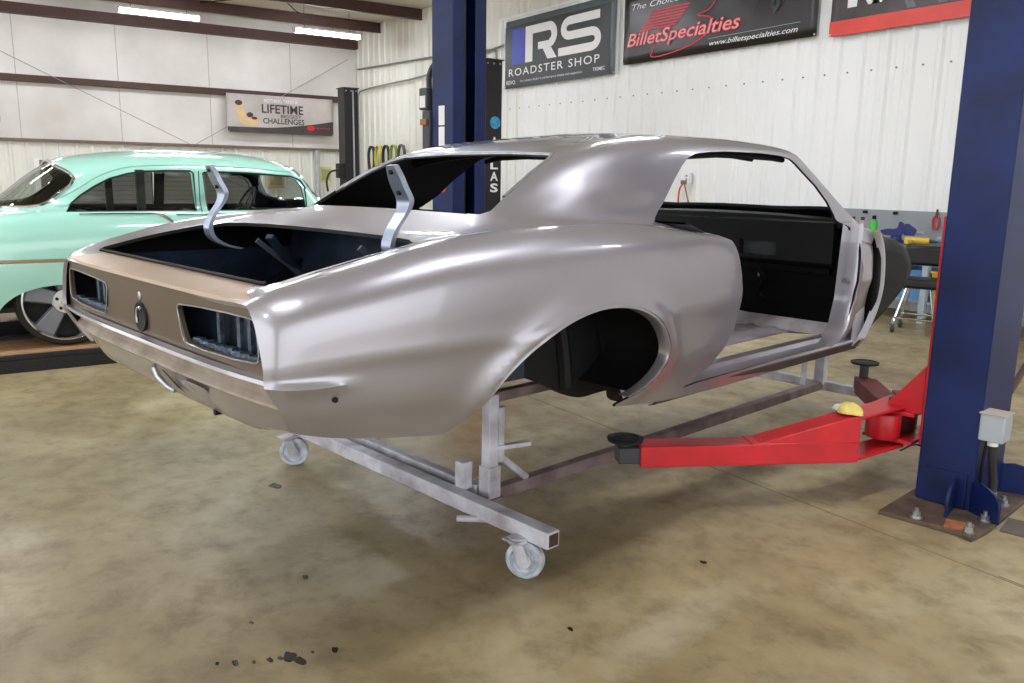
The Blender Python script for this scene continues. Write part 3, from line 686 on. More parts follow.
# ================================================================== TWO POST LIFT (same frame as the coupe)
def col_profile(w, d, t, lip):
    """C channel, open towards -y; centred in x, back at y = d"""
    h = w/2
    return [(-h, 0), (-h+lip, 0), (-h+lip, t), (-h+t, t), (-h+t, d-t), (h-t, d-t), (h-t, t), (h-lip, t), (h-lip, 0), (h, 0), (h, d), (-h, d)]
def build_lift_column(yin, side, label, wid=.38):
    """side +1: column on the car's right, open to the left"""
    ox, oy = 3.05, yin+side*.115
    root = empty('lift_column', cw(ox, oy, 0), CARYAW, label, 'car lift', 'navy two-post lift columns')
    Q = lambda x, y, z: (x-ox, -(y-oy), z)
    pr = [(x, -side*(y-.115)) for x, y in col_profile(wid, .23, .012, .10)]
    pr = [(x-.19+wid/2, y) for x, y in pr]
    MB().prism(pr, .02, 3.45, 'z').build('column_channel', NAVY, root, bevel=.006)
    PL = mat('dirty_base_plate', (112, 92, 76), .6, .3, .25, 10, var2=(70, 58, 50))
    MB().prism([(x-ox, -(y-oy)) for x, y in [(2.585, yin-side*.04), (2.60, yin-side*.02+side*.28), (2.575, yin+side*.33), (2.70, yin+side*.345), (3.32, yin+side*.345), (3.32, yin-side*.04)]], 0, .02, 'z').build('base_plate', PL, root, bevel=.003)
    for x, y in ((2.62, yin+side*.10), (2.625, yin+side*.30), (2.80, yin+side*.305), (3.05, yin+side*.30), (3.27, yin+side*.30), (3.27, yin)):
        b = MB().cyl(Q(x, y, .02), Q(x, y, .026), .024, n=16)
        b.cyl(Q(x, y, .026), Q(x, y, .046), .017, n=6); b.cyl(Q(x, y, .046), Q(x, y, .062), .009, n=8)
        b.build('anchor_bolt', BRIGHTST, root)
    g = [(.0, .0), (.0, .13)] + [(.16*(1-math.cos(a)) if 0 else .02+.13*math.sin(a), .07+.07*math.cos(a)) for a in np.linspace(.2, PI/2, 6)] + [(.15, 0)]
    # gussets: rounded plates welded to the back face and the rear corner
    def gus(x, y, dx, dy):
        m = MB(); n = len(g); t = .006; d = Vector((dx, -dy, 0)).normalized(); p = Vector((-d.y, d.x, 0))*t; b = Vector(Q(x, y, .02))
        m.add([b+d*u+Vector((0, 0, v))+p*k for k in (-1, 1) for u, v in g], [tuple(range(n)), tuple(range(2*n-1, n-1, -1))]+[(i, (i+1) % n, (i+1) % n+n, i+n) for i in range(n)])
        m.build('gusset', NAVY, root, smooth=None)
    gus(2.86, yin+side*.16, -1, side*.15); gus(2.865, yin+side*.225, -.5, side*.9); gus(3.23, yin+side*.23, .3, side)
    MB().bx(-.186, -.184, -side*(.10)-.09, -side*(.10)+.09, .02, .17) 
    MB().box(Q(2.855, yin+side*.12, .10), (.01, .17, .15)).build('foot_plate', NAVY, root)
    # lift screw and cable inside the channel
    MB().cyl(Q(3.05, yin+side*.12, .05), Q(3.05, yin+side*.12, 3.4), .022, n=10).build('lift_screw', DGREY, root)
    MB().bx(-.20, .20, -.13, .13, 3.45, 3.47).build('cap_plate', NAVY, root)
    return root, Q
def build_lift():
    r, Q = build_lift_column(1.26, 1, 'navy blue lift column at right with grey switch box and red arms')
    # carriage
    MB().bx(-.15, .15, Q(0, 1.272, 0)[1]-.035, Q(0, 1.272, 0)[1]+.035, .24, 1.25).build('carriage', RED, r, bevel=.004)
    MB().prism([(Q(0, 1.23, 0)[1], .60), (Q(0, 1.23, 0)[1], .38), (Q(0, 1.06, 0)[1], .38)], -.13, -.118, 'x').build('carriage_gusset', RED, r)
    MB().prism([(Q(0, 1.23, 0)[1], .60), (Q(0, 1.23, 0)[1], .38), (Q(0, 1.02, 0)[1], .38)], .118, .13, 'x').build('carriage_gusset', RED, r)
    MB().bx(-.16, .16, Q(0, 1.21, 0)[1], Q(0, .99, 0)[1], .365, .380).build('carriage_shelf', RED, r, bevel=.002)
    MB().bx(-.16, .16, Q(0, 1.21, 0)[1], Q(0, .99, 0)[1], .235, .250).build('carriage_shelf', RED, r, bevel=.002)
    # near arm, towards the rear of the body
    def arm(name, p, q, piv, mtube, tipmat, hi=True):
        """p tip, q end of the outer box, piv pivot; all (x, y) in the car frame"""
        e = empty(name, (0, 0, 0)); e.parent = r
        p, q, piv = Vector(p), Vector(q), Vector(piv); d = (q-p).normalized(); nrm = Vector((d.y, -d.x))
        def bar(nm, a, b, z0, z1, w, m): return MB().bar(Q(a.x, a.y, (z0+z1)/2), Q(b.x, b.y, (z0+z1)/2), w, z1-z0).build(nm, m, e, bevel=.005)
        bar('arm_box', p, q, .20, .292, .115, mtube)
        bar('arm_extension', p-d*.09, p+d*.2, .212, .282, .085, tipmat)
        if hi:
            L = (q-p).length
            # tapered riser on top of the box
            m = MB(); w = .115/2
            for k in (-1, 1): pass
            s0, s1 = p+d*(L*.52), q
            n3 = Vector((nrm.x, -nrm.y, 0))
            a = Vector(Q(s0.x, s0.y, .292)); b = Vector(Q(s1.x, s1.y, .292)); t = b+Vector((0, 0, .115)); t0 = b-(b-a)*.18+Vector((0, 0, .10))
            vs = [v+n3*(k*w) for k in (-1, 1) for v in (a, b, t, t0)]
            m.add(vs, [(0, 1, 2, 3), (7, 6, 5, 4), (0, 4, 5, 1), (1, 5, 6, 2), (2, 6, 7, 3), (3, 7, 4, 0)])
            m.build('arm_riser', mtube, e, bevel=.004)
            bar('weld_bead', s0-d*.02, q, .288, .296, .122, mtube)
        bar('clevis_plate', q-d*.03, piv, .388, .402, .13, mtube); bar('clevis_plate', q-d*.03, piv, .208, .222, .13, mtube)
        MB().cyl(Q(piv.x, piv.y, .195), Q(piv.x, piv.y, .425), .028, n=16).build('pivot_pin', DGREY, e)
        MB().lathe(Q(piv.x-.06, piv.y-.02, .25), [(.07, 0), (.075, .01), (.075, .105), (.07, .115)], (0, 0, 1), 20).build('gear_restraint', mtube, e)
        t = p-d*.055
        MB().cyl(Q(t.x, t.y, .28), Q(t.x, t.y, .30 if hi else .36), .025, n=14).build('pad_stem', DGREY, e)
        zt = .30 if hi else .36
        n = 18
        MB().lathe(Q(t.x, t.y, zt), [(.03, 0), (.075, .004), (.078, .016), (.06, .020), (.055, .014)], (0, 0, 1), n).build('lift_pad', PADBLK, e)
    DRED = mat('worn_dark_red', (120, 36, 38), .55, 0, .25, 8, var2=(70, 26, 26))
    arm('swing_arm', (1.855, .49), (2.62, 1.065), (2.95, 1.10), RED, DGREY)
    arm('swing_arm', (3.80, .60), (3.20, 1.06), (3.13, 1.10), DRED, DRED, hi=False)
    # switch box, conduit and hose on the back face
    jb = MB().box(Q(2.89, 1.535, .40), (.10, .095, .115)).build('switch_box', mat('switch_grey', (176, 184, 192), .5, 0, .05), r, bevel=.006)
    MB().box(Q(2.89, 1.535, .459), (.11, .105, .006)).build('box_lid', mat('lid_beige', (186, 172, 158), .5), jb, bevel=.002)
    for dz in (-.03, .0, .03): MB().cyl(Q(2.89+.05, 1.56, .40+dz), Q(2.89+.065, 1.56, .40+dz), .014, n=10).build('push_button', GREY, jb)
    MB().cyl(Q(2.90, 1.53, .315), Q(2.90, 1.53, .343), .022, n=12).build('conduit_gland', WHITEL, r)
    MB().tube([Q(*p) for p in smooth_poly([(2.90, 1.53, .33), (2.92, 1.53, .25), (2.955, 1.535, .14), (2.955, 1.535, .10)], 4)], .018).build('flex_conduit', mat('conduit_black', (50, 46, 50), .5), r)
    MB().lathe(Q(2.955, 1.535, .02), [(.014, 0), (.02, .004), (.02, .04), (.015, .045), (.022, .05), (.022, .08)], (0, 0, 1), 14).build('conduit_fitting', BRIGHTST, r)
    MB().tube([Q(*p) for p in smooth_poly([(2.89, 1.51, .34), (2.90, 1.50, .2), (2.93, 1.50, .06)], 4)], .006).build('black_cable', INNER, r)
    MB().tube([Q(*p) for p in smooth_poly([(2.80, 1.20, .23), (2.84, 1.24, .26), (2.90, 1.27, .24)], 4)], .004).build('release_cable', INNER, r)
    # far column
    l, Q2 = build_lift_column(-1.965, -1, 'navy blue lift column behind the silver roof, with white labels and a control box', .30)
    yl = -1.965
    MB().bx(-.15, .15, Q2(0, yl+.02, 0)[1]-.03, Q2(0, yl+.02, 0)[1]+.03, .24, 1.0).build('carriage', RED, l)
    # stickers on the face towards the camera (-x face)
    fx = 2.86-.002
    for y, z, h in ((-2.085, 1.80, .13), (-2.085, 1.66, .13)): MB().bx(fx-ox_l-.001, fx-ox_l+.001, Q2(0, y, 0)[1]-.032, Q2(0, y, 0)[1]+.032, z-h/2, z+h/2).build('paper_label', WHITEL, l, smooth=None)
    for z in (1.41, 1.32):
        k = MB().cyl(Q2(fx-.002, -2.075, z), Q2(fx+.001, -2.075, z), .042, n=20).build('round_sticker', mat('sticker_red', (206, 60, 48), .5), l)
        MB().bx(fx-.0035-ox_l, fx-.001-ox_l, Q2(0, -2.075, 0)[1]-.03, Q2(0, -2.075, 0)[1]+.03, z-.012, z+.012).build('sticker_band', WHITEL, k, smooth=None)
    b = MB().box(Q2(2.90, -2.275, 1.92), (.12, .09, .15)).build('control_box', DGREY, l, bevel=.008)
    MB().box(Q2(2.838, -2.275, 1.90), (.004, .06, .08)).build('control_label', WHITEL, b)
    MB().box(Q2(2.90, -2.245, 1.66), (.12, .08, .36)).build('pump_tank', DGREY, l, bevel=.01)
    MB().box(Q2(2.83, -2.245, 1.76), (.02, .07, .04)).build('brass_fitting', mat('brass_brown', (150, 96, 60), .4, .5), l)
    MB().tube([Q2(*p) for p in smooth_poly([(2.90, -2.275, 1.98), (2.90, -2.275, 2.08), (2.92, -2.25, 2.15), (2.95, -2.20, 2.19)], 4)], .02).build('pump_hose', DGREY, l)
ox_l = 3.05
build_lift()
tag(MB().box((0, 0, 0), (.10, .08, .008), .35).build('shim_plate', mat('rust_orange', (170, 104, 66), .8, 0, .2, 20), smooth=None, loc=cw(2.655, 1.515, .024)), 'small rusty square shim on the lift base plate', 'shim')
tag(MB().box((0, 0, 0), (.17, .13, .008), CARYAW+.1).build('steel_plate', mat('dull_steel_plate', (104, 92, 84), .6, .3), smooth=None, loc=cw(2.87, 1.685, .004)), 'loose flat steel plate on the floor beside the navy column', 'plate')
def blob(c, rx, ry, rz, seed, mi):
    rnd = random.Random(seed); ph = [rnd.random()*6 for _ in range(4)]; rows = []
    for i in range(9):
        a = -.25+i*(PI/2+.25)/8
        rows.append([(c[0]+rx*math.cos(a)*math.cos(t)*(1+.14*math.sin(3*t+ph[0])+.10*math.sin(5*t+ph[1]+4*a)), c[1]+ry*math.cos(a)*math.sin(t)*(1+.14*math.sin(3*t+ph[0])), c[2]+max(0, rz*math.sin(a)*(1+.22*math.sin(4*t+ph[2])*math.cos(a)))) for t in [2*PI*k/24 for k in range(25)]])
    return rows
m = MB(); m.grid(blob((0, 0, 0), .055, .045, .045, 3, 0), 0); m.grid(blob((-.045, .012, 0), .04, .035, .025, 5, 1), 1)
tag(m.build('shop_rag', [mat('yellow_rag', (232, 210, 120), .8, 0, .1, 30, bump=.6), mat('white_rag', (236, 232, 222), .8)], loc=cw(2.60, 1.05, .409)), 'crumpled yellow and white rag on the red lift arm', 'rag')
def floor_jack():
    c = Vector((-1.938, 4.017, 0)); top = Vector((-1.872, 4.56, .72)); d = Vector((.12, .99, 0)).normalized()
    e = empty('floor_jack', c, math.atan2(d.y, d.x), 'low dark floor jack with a slanted brown handle behind the navy column', 'jack')
    JK = mat('jack_dark', (48, 46, 50), .5, .3)
    for sg in (1, -1):
        MB().prism([(-.16, .03), (.10, .03), (.12, .10), (.04, .12), (-.14, .07)], sg*.075, sg*.085, 'y').build('side_plate', JK, e)
        for x, r in ((-.15, .03), (.09, .04)): MB().cyl((x, sg*.088, r), (x, sg*.115, r), r, n=18).build('wheel', DGREY, e)
    MB().cyl((-.14, 0, .075), (.06, 0, .075), .03, n=14).build('ram', JK, e)
    MB().lathe((-.15, 0, .09), [(.03, 0), (.045, .01), (.045, .022), (.03, .02)], (0, 0, 1), 16).build('saddle', DGREY, e)
    L = (top-c).length; M = Matrix.Rotation(-math.atan2(d.y, d.x), 3, 'Z'); h0 = Vector((.03, 0, .09)); h1 = M @ (top-c)
    MB().cyl(h0, h1, .016, n=10).build('handle', mat('brown_bar', (92, 76, 66), .5, .3), e)
    MB().cyl(h0-Vector((.02, 0, .02)), h0+(h1-h0)*.12, .024, n=10).build('handle_socket', JK, e)
floor_jack()

# ================================================================== MINT SEDAN ON ITS RUNWAYS
def build_sedan():
    ST = {
     -1.20: [(0, .86), (.35, .85), (.55, .84), (.64, .83), (.74, .81), (.82, .72), (.85, .56), (.84, .40), (.80, .28)],
     -.80: [(0, .94), (.35, .935), (.55, .925), (.66, .915), (.80, .89), (.885, .80), (.91, .61), (.90, .42), (.85, .24)],
     -.45: [(0, 1.00), (.35, .99), (.55, .975), (.68, .965), (.83, .945), (.905, .84), (.935, .62), (.925, .42), (.87, .22)],
     -.30: [(0, 1.11), (.35, 1.08), (.56, 1.02), (.70, .985), (.84, .955), (.91, .845), (.94, .62), (.93, .42), (.875, .22)],
     -.10: [(0, 1.27), (.35, 1.245), (.58, 1.15), (.74, 1.01), (.85, .965), (.915, .85), (.943, .62), (.932, .42), (.88, .22)],
     .10: [(0, 1.385), (.35, 1.360), (.60, 1.255), (.77, 1.025), (.86, .972), (.918, .85), (.945, .62), (.935, .42), (.88, .22)],
     .30: [(0, 1.425), (.35, 1.405), (.62, 1.310), (.785, 1.03), (.865, .975), (.92, .85), (.945, .62), (.935, .42), (.88, .22)],
     .60: [(0, 1.455), (.35, 1.440), (.64, 1.342), (.79, 1.03), (.868, .975), (.92, .85), (.945, .62), (.935, .42), (.88, .22)],
     .95: [(0, 1.470), (.35, 1.455), (.65, 1.350), (.79, 1.02), (.868, .96), (.92, .84), (.945, .62), (.935, .42), (.88, .22)],
     1.40: [(0, 1.460), (.35, 1.445), (.65, 1.338), (.79, 1.01), (.868, .955), (.92, .84), (.945, .62), (.935, .42), (.88, .22)],
     1.75: [(0, 1.420), (.35, 1.405), (.648, 1.312), (.79, 1.00), (.868, .955), (.92, .84), (.945, .62), (.935, .42), (.88, .22)],
     1.92: [(0, 1.355), (.35, 1.335), (.655, 1.235), (.79, .99), (.868, .955), (.92, .84), (.945, .62), (.935, .42), (.88, .22)],
     2.05: [(0, 1.225), (.35, 1.195), (.668, 1.085), (.79, .985), (.868, .953), (.92, .84), (.945, .62), (.935, .42), (.88, .22)],
     2.22: [(0, 1.050), (.35, 1.030), (.685, .990), (.79, .975), (.868, .95), (.92, .84), (.943, .62), (.933, .42), (.88, .22)],
     2.42: [(0, 1.000), (.35, .990), (.66, .968), (.78, .955), (.865, .93), (.918, .83), (.94, .62), (.93, .42), (.87, .22)],
     3.10: [(0, .975), (.35, .960), (.60, .935), (.76, .92), (.855, .89), (.91, .80), (.93, .62), (.92, .42), (.86, .22)],
     3.75: [(0, .900), (.35, .890), (.60, .870), (.74, .855), (.82, .82), (.86, .74), (.87, .60), (.86, .42), (.82, .25)],
    }
    root = empty('mint_sedan', (-7.79, .70, .105), PI/2, 'mint green two-door classic sedan parked on low black runways', 'car')
    L = Loft(ST); X = np.linspace(-1.2, 3.75, 100)
    o = MB().grid(L.rows(X)).build('body', [MINT, INNER], root, smooth=None)
    if max(o.data.polygons, key=lambda p: p.center.z).normal.z < 0: o.data.flip_normals()
    sd = o.modifiers.new('t', 'SOLIDIFY'); sd.thickness = .02; sd.offset = -1; sd.material_offset = 1; me = evalmesh(o); o.modifiers.clear(); o.data = me
    rg = smooth_poly([(.05, 0), (.035, .30), (.06, .46), (.115, .58), (.15, .645)], 4)+smooth_poly([(.12, .675), (.0, .705), (-.12, .715), (-.24, .66), (-.36, .50), (-.43, .25), (-.44, 0)], 4)
    wsh = smooth_poly([(1.93, 0), (1.92, .40), (1.93, .55), (1.985, .64), (2.09, .68), (2.18, .52), (2.23, 0)], 4)
    w1 = [(.06, .985), (.10, 1.04), (.17, 1.105), (.265, 1.17), (.375, 1.23), (.50, 1.268), (.62, 1.288), (.80, 1.296), (.965, 1.296), (.985, 1.28), (.985, .985)]
    w2 = [(1.075, .985), (1.075, 1.28), (1.095, 1.294), (1.40, 1.288), (1.78, 1.266), (1.86, 1.235), (1.90, 1.18), (1.915, .985)]
    arch = smooth_poly([(-.46, .10), (-.43, .28), (-.36, .365), (-.25, .425), (-.12, .455), (.02, .463), (.16, .455), (.29, .425), (.38, .365), (.44, .28), (.46, .10)], 4)
    c = MB()
    for poly in (rg, wsh): c.prism(list(poly)+[(x, -y) for x, y in poly[-2:0:-1]], .90, 1.8, 'z')
    for a, b in ((.5, 1.2), (-1.2, -.5)):
        c.prism(w1, a, b, 'y'); c.prism(w2, a, b, 'y'); c.prism(arch, a, b, 'y'); c.prism([(x+2.92, z+.06) for x, z in arch], a, b, 'y')
    boolean(o, c); o.data.shade_smooth(); o.data.set_sharp_from_angle(angle=math.radians(32))
    GL = glass_mat('sedan_glass', (222, 228, 226), .04)
    def dome(poly, name):
        """glass following the loft inside a plan outline"""
        full = list(poly)+[(x, -y) for x, y in poly[-2:0:-1]]; m = MB(); rows = []
        cx = sum(p[0] for p in full)/len(full)
        for k in np.linspace(0.02, 1, 10): rows.append([(cx+(x-cx)*k, y*k, L.top(cx+(x-cx)*k, y*k)-.012) for x, y in full+[full[0]]])
        m.grid(rows); return m.build(name, GL, root, smooth=60)
    dome(rg, 'rear_window'); dome(wsh, 'windshield')
    for poly, nm in ((rg, 'rear_window_trim'), (wsh, 'windshield_trim')):
        full = list(poly)+[(x, -y) for x, y in poly[-2:0:-1]]
        MB().tube([(x, y, L.top(x, y)+.004) for x, y in full], .012, 6, closed=True).build(nm, CHROME, root)
    for s in (1, -1):
        for k, poly in enumerate((w1, w2)):
            m = MB(); n = len(poly); m.add([(x, -s*(L.side(x, z)-.022), z) for x, z in poly], [tuple(range(n))]); m.build('side_window', GL, root, smooth=None)
            m = MB(); m.tube([(x, -s*(L.side(x, z)-.006), z) for x, z in poly], .008, 6, closed=True); m.build('window_reveal', mat('window_rubber', (40, 52, 48), .5), root)
        def strip(name, pts, w, m=CHROME):
            rows = [[(x, -s*(L.side(x, z-w/2)+.001), z-w/2), (x, -s*(L.side(x, z)+.012), z), (x, -s*(L.side(x, z+w/2)+.001), z+w/2)] for x, z in pts]
            MB().grid(rows).build(name, m, root, smooth=50)
        strip('side_moulding', [(x, .640-.004*x) for x in np.linspace(-1.15, 1.6, 24)], .028)
        strip('belt_moulding', [(x, .968) for x in np.linspace(.14, .66, 10)]+[(.70, .960), (.74, .945)], .014)
        m = MB(); m.tube([(x, -s*(L.side(x, z)+.003), z) for x, z in smooth_poly([(.70, .965), (.76, .925), (.80, .87), (.86, .77), (.93, .65)], 4)], .014, 6); m.build('sash_moulding', CHROME, root)
        strip('belt_moulding', [(x, .958) for x in np.linspace(.82, 1.9, 14)], .012)
        for x0 in (1.025, 2.02):
            m = MB(); m.tube([(x0, -s*(L.side(x0, z)+.0005), z) for z in np.linspace(.26, 1.30 if x0 < 1.5 else .9, 14)], .004, 5); m.build('door_gap', mat('panel_gap', (40, 66, 58), .7), root)
        m = MB(); m.tube([(x, -s*(L.side(x, .1)), z) for x, z in ()] or [(x, -s*(L.side(x, z)+.006), z+.03) for x, z in smooth_poly([(.02, 1.05), (.16, 1.13), (.30, 1.22), (.48, 1.285), (.70, 1.305), (1.3, 1.305), (1.78, 1.275)], 4)], .008, 6); m.build('drip_rail', MINT, root)
    # cabin
    DK = mat('sedan_trim_dark', (36, 42, 42), .7, 0, .1, 10)
    for a0, nm in ((.35, 'rear_seat'), (1.25, 'front_seat')):
        m = MB(); m.prism(smooth_poly([(a0, .35), (a0+.5, .38), (a0+.52, .50), (a0+.18, .55), (a0+.06, .92), (a0-.06, .94), (a0-.1, .55)], 3, True), -.62, .62, 'y'); m.build(nm, DK, root)
    MB().bx(-1.0, 3.2, -.80, .80, .26, .30).build('cabin_floor', DK, root)
    MB().prism([(1.95, .95), (2.25, .95), (2.25, .70), (1.95, .72)], -.76, .76, 'y').build('dash_panel', DK, root, bevel=.02)
    for s in (1, -1):
        MB().bx(.565, .625, -s*.74-.02, -s*.74+.02, .5, 1.30).build('window_post', DK, root)
    sw = MB(); c0 = Vector((1.72, .36, .99)); ax = Vector((-.9, 0, .5)).normalized(); u = Vector((0, 1, 0)); v = ax.cross(u)
    sw.tube([c0+(u*math.cos(t)+v*math.sin(t))*.19 for t in [2*PI*i/28 for i in range(28)]], .012, 6, closed=True)
    for t in (0.2, PI-.2, -PI/2): sw.bar(c0, c0+(u*math.cos(t)+v*math.sin(t))*.185, .02, .012)
    sw.cyl(c0, c0-ax*.35, .02); sw.build('steering_wheel', mat('wheel_green_black', (28, 44, 40), .4), root)
    # wheels
    TY_ = mat('tyre_rubber', (26, 25, 25), .75, 0, .15, 20); RIM = mat('billet_grey', (128, 130, 138), .35, .35, .05)
    for a in (0., 2.92):
        for s in (1, -1):
            yc = -s*.80; e = empty('wheel', (a, yc, .335)); e.parent = root; d = (0, -s, 0)
            MB().lathe((0, 0, 0), [(.27, -.10), (.315, -.10), (.333, -.07), (.335, 0), (.333, .07), (.318, .10), (.288, .10), (.27, .09)], d, 48, cap=False).build('tyre', TY_, e)
            MB().lathe((0, 0, 0), [(.272, .06), (.286, .098), (.290, .108), (.279, .110), (.262, .09), (.258, -.02), (.268, -.02)], d, 48, cap=False).build('rim_lip', CHROME, e, smooth=50)
            MB().lathe((0, 0, 0), [(.0, .0), (.26, .0), (.26, .01), (0, .01)], d, 40).build('rim_shadow', INNER, e)
            for k in range(5):
                t = 2*PI*k/5+PI/2; di = Vector((math.cos(t), 0, math.sin(t))); pr = Vector((-math.sin(t), 0, math.cos(t))); oy = Vector((0, -s, 0))
                m = MB(); m.add([p+oy*q for q, w in ((.075, .8), (.04, 1.)) for p in (di*.05-pr*.05*w, di*.05+pr*.05*w, di*.262+pr*.085*w, di*.262-pr*.085*w)],
                    [(0, 1, 2, 3), (7, 6, 5, 4), (0, 4, 5, 1), (1, 5, 6, 2), (2, 6, 7, 3), (3, 7, 4, 0)]); m.build('spoke', RIM, e, bevel=.006)
            MB().lathe((0, 0, 0), [(.0, .085), (.03, .085), (.034, .098), (.088, .098), (.094, .09), (.094, .05), (0, .05)], d, 32).build('hub_cap', CHROME, e)
            for k in range(5):
                t = 2*PI*k/5+.3; MB().cyl((.062*math.cos(t), -s*.097, .062*math.sin(t)), (.062*math.cos(t), -s*.102, .062*math.sin(t)), .012, n=10).build('lug_recess', INNER, e)
    MB().lathe((-1.24, 0, .42), [(.04, -.75), (.06, -.7), (.06, .7), (.04, .75)], (0, 1, 0), 12).build('rear_bumper', CHROME, root)
    MB().lathe((3.82, 0, .42), [(.04, -.75), (.06, -.7), (.06, .7), (.04, .75)], (0, 1, 0), 12).build('front_bumper', CHROME, root)
    m = MB(); q = L.sec(3.75); full = [(3.75, p[0], p[1]) for p in q[::-1]]+[(3.75, -p[0], p[1]) for p in q[1:]]; m.add(full, [tuple(range(len(full)))]); m.build('grille_panel', CHROME, root, smooth=None)
    m = MB(); q = L.sec(-1.2); full = [(-1.2, p[0], p[1]) for p in q[::-1]]+[(-1.2, -p[0], p[1]) for p in q[1:]]; m.add(full, [tuple(range(len(full)))]); m.build('tail_cap', MINT, root, smooth=None)
build_sedan()

def build_runways():
    BLK = mat('black_tread_plate', (30, 29, 30), .45, .3, .15, 8)
    WOOD = mat('tan_runway_deck', (170, 132, 92), .6, 0, .15, 5)
    for x0, x1, lb in ((-7.42, -6.58, 'low black tread plate runway with tan deck, nearer one under the mint sedan'), (-9.0, -8.16, 'low black runway on the far side under the mint sedan')):
        r = empty('car_runway', ((x0+x1)/2, .8, 0), 0, lb, 'ramp', 'runways under the mint sedan'); w = (x1-x0)/2
        MB().bx(-w, w, -2.6, 4.0, .0, .09).build('runway_frame', BLK, r, bevel=.004)
        n = 5; b0 = None; bw = 2*(w-.05)/n
        for i in range(n):
            xx = -w+.05+bw*(i+.5)
            if b0 is None: b0 = MB().bx(-bw/2+.002, bw/2-.002, -2.6, 4.0, .09, .105).build('deck_board', WOOD, r, bevel=.002, loc=(xx, 0, 0))
            else: inst(b0, r, (xx, 0, 0))
        for sx in (1, -1): MB().bx(sx*(w-.05), sx*w, -2.6, 4.0, .09, .122).build('edge_rail', BLK, r, bevel=.004)
        # raised tread on the side face
        m = MB()
        for k in range(150):
            yy = -2.5+k*.043
            for zz in (.025, .06):
                m.box((w+.001, yy+(.02 if zz > .04 else 0), zz), (.004, .03, .008), rot=Matrix.Rotation((PI/4 if (k % 2) else -PI/4), 3, 'X'))
        tag(m.build('tread_pattern', BLK, r, smooth=None), kind='stuff')
    r = empty('runway_foot', (-6.44, .10, 0), 0, 'dark grey jack foot at the left picture edge by the runway', 'foot')
    MB().lathe((0, 0, 0), [(.09, 0), (.09, .015), (.05, .03), (.045, .12), (.03, .14), (.0, .14)], (0, 0, 1), 20).build('foot_pad', DGREY, r)
    MB().cyl((0, 0, .14), (0, 0, .20), .02, n=10).build('foot_screw', DGREY, r)
build_runways()

# ================================================================== BLACK LIFT POSTS BEHIND
def black_post(x, y, label, letters):
    r = empty('lift_post', (x, y, 0), 0, label, 'lift post', 'black lift posts')
    BK = mat('black_post_enamel', (34, 31, 33), .4, .2, .1, 4)
    m = MB().prism([(a, -b+.14) for a, b in col_profile(.30, .28, .012, .09)], 0, 3.0, 'z'); m.build('post_channel', BK, r, bevel=.006)
    MB().bx(-.22, .22, -.22, .22, 0, .02).build('base_plate', BK, r)
    MB().bx(-.17, .17, -.16, .16, 2.985, 3.0).build('cap', BK, r)
    for dy in (-.10, 0, .10): MB().cyl((.15, dy, 2.94), (.158, dy, 2.94), .014, n=8).build('cap_bolt', BRIGHTST, r)
    if letters:
        for ch, z in zip('ATLAS', (1.83, 1.67, 1.51, 1.35, 1.19)):
            t = text_mb(ch, .13, .125, bold=.03)
            t.v = [(.154, a-.065+.02, b) for a, _, b in t.v]; t.build('lettering', WHITEL, r, smooth=None, loc=(0, 0, z))
        k = MB().lathe((.152, .03, 2.15), [(.0, 0), (.085, 0), (.085, .004), (0, .004)], (1, 0, 0), 20).build('round_decal', mat('decal_blue', (70, 160, 205), .5, 0, .3, 30), r)
    else:
        MB().bx(-.05, .12, -.26, -.14, 1.35, 1.62).build('lock_box', BK, r, bevel=.01)
        MB().tube(smooth_poly([(.1, -.26, 1.5), (.1, -.42, 1.46), (.1, -.50, 1.3), (.1, -.48, 1.1)], 4), .02).build('hose', BK, r)
        MB().bx(.150, .156, .02, .05, .3, 2.95).build('cable_strip', BRIGHTST, r)
black_post(-10.22, 6.5, 'tall black lift post with white vertical lettering behind the navy column', True)
black_post(-15.1, 6.5, 'tall plain black lift post near the room corner', False)

# ================================================================== BANNERS
def banner(name, w, h, m, loc, rz, label, sag=.012):
    n, k = 24, 8; g = MB(); rows = []
    for i in range(k+1):
        rows.append([(w*j/n, sag*math.sin(j*.9+i*.6)*math.sin(PI*i/k)*.5, h*i/k) for j in range(n+1)])
    g.grid(rows); o = g.build(name, m, None, smooth=60, loc=loc); o.rotation_euler.z = rz
    sd = o.modifiers.new('t', 'SOLIDIFY'); sd.thickness = .003
    for u in (.02, w-.02):
        for v in (.02, h-.02): MB().cyl((u, -.018, v), (u, .0, v), .014, n=10).build('grommet', BRIGHTST, o)
    return tag(o, label, 'banner', 'vinyl banners on the walls')
def put(mb, o, u, v, m, d=.016, name='lettering'):
    return mb.build(name, m, o, smooth=None, loc=(u, -d, v))
def letters(mb, o, u, v, m, d=.016):
    """each glyph of a flat text as its own part"""
    par = list(range(len(mb.v)))
    def find(a):
        while par[a] != a: par[a] = par[par[a]]; a = par[a]
        return a
    for f in mb.f:
        for k in f[1:]: par[find(f[0])] = find(k)
    isl = {}
    for f in mb.f: isl.setdefault(find(f[0]), []).append(f)
    for fs in isl.values():
        ix = sorted({i for f in fs for i in f}); mp = {a: k for k, a in enumerate(ix)}
        put(MB().add([mb.v[i] for i in ix], [tuple(mp[i] for i in f) for f in fs]), o, u, v, m, d, 'letter')
def small(mb, o, u, v, m, d=.016): return tag(put(mb, o, u, v, m, d, 'small_print'), kind='stuff')
def poly(pts, m, o, d=.014, name='print_shape'):
    return MB().add([(x, 0, z) for x, z in pts], [tuple(range(len(pts)))]).build(name, m, o, smooth=None, loc=(0, -d, 0))
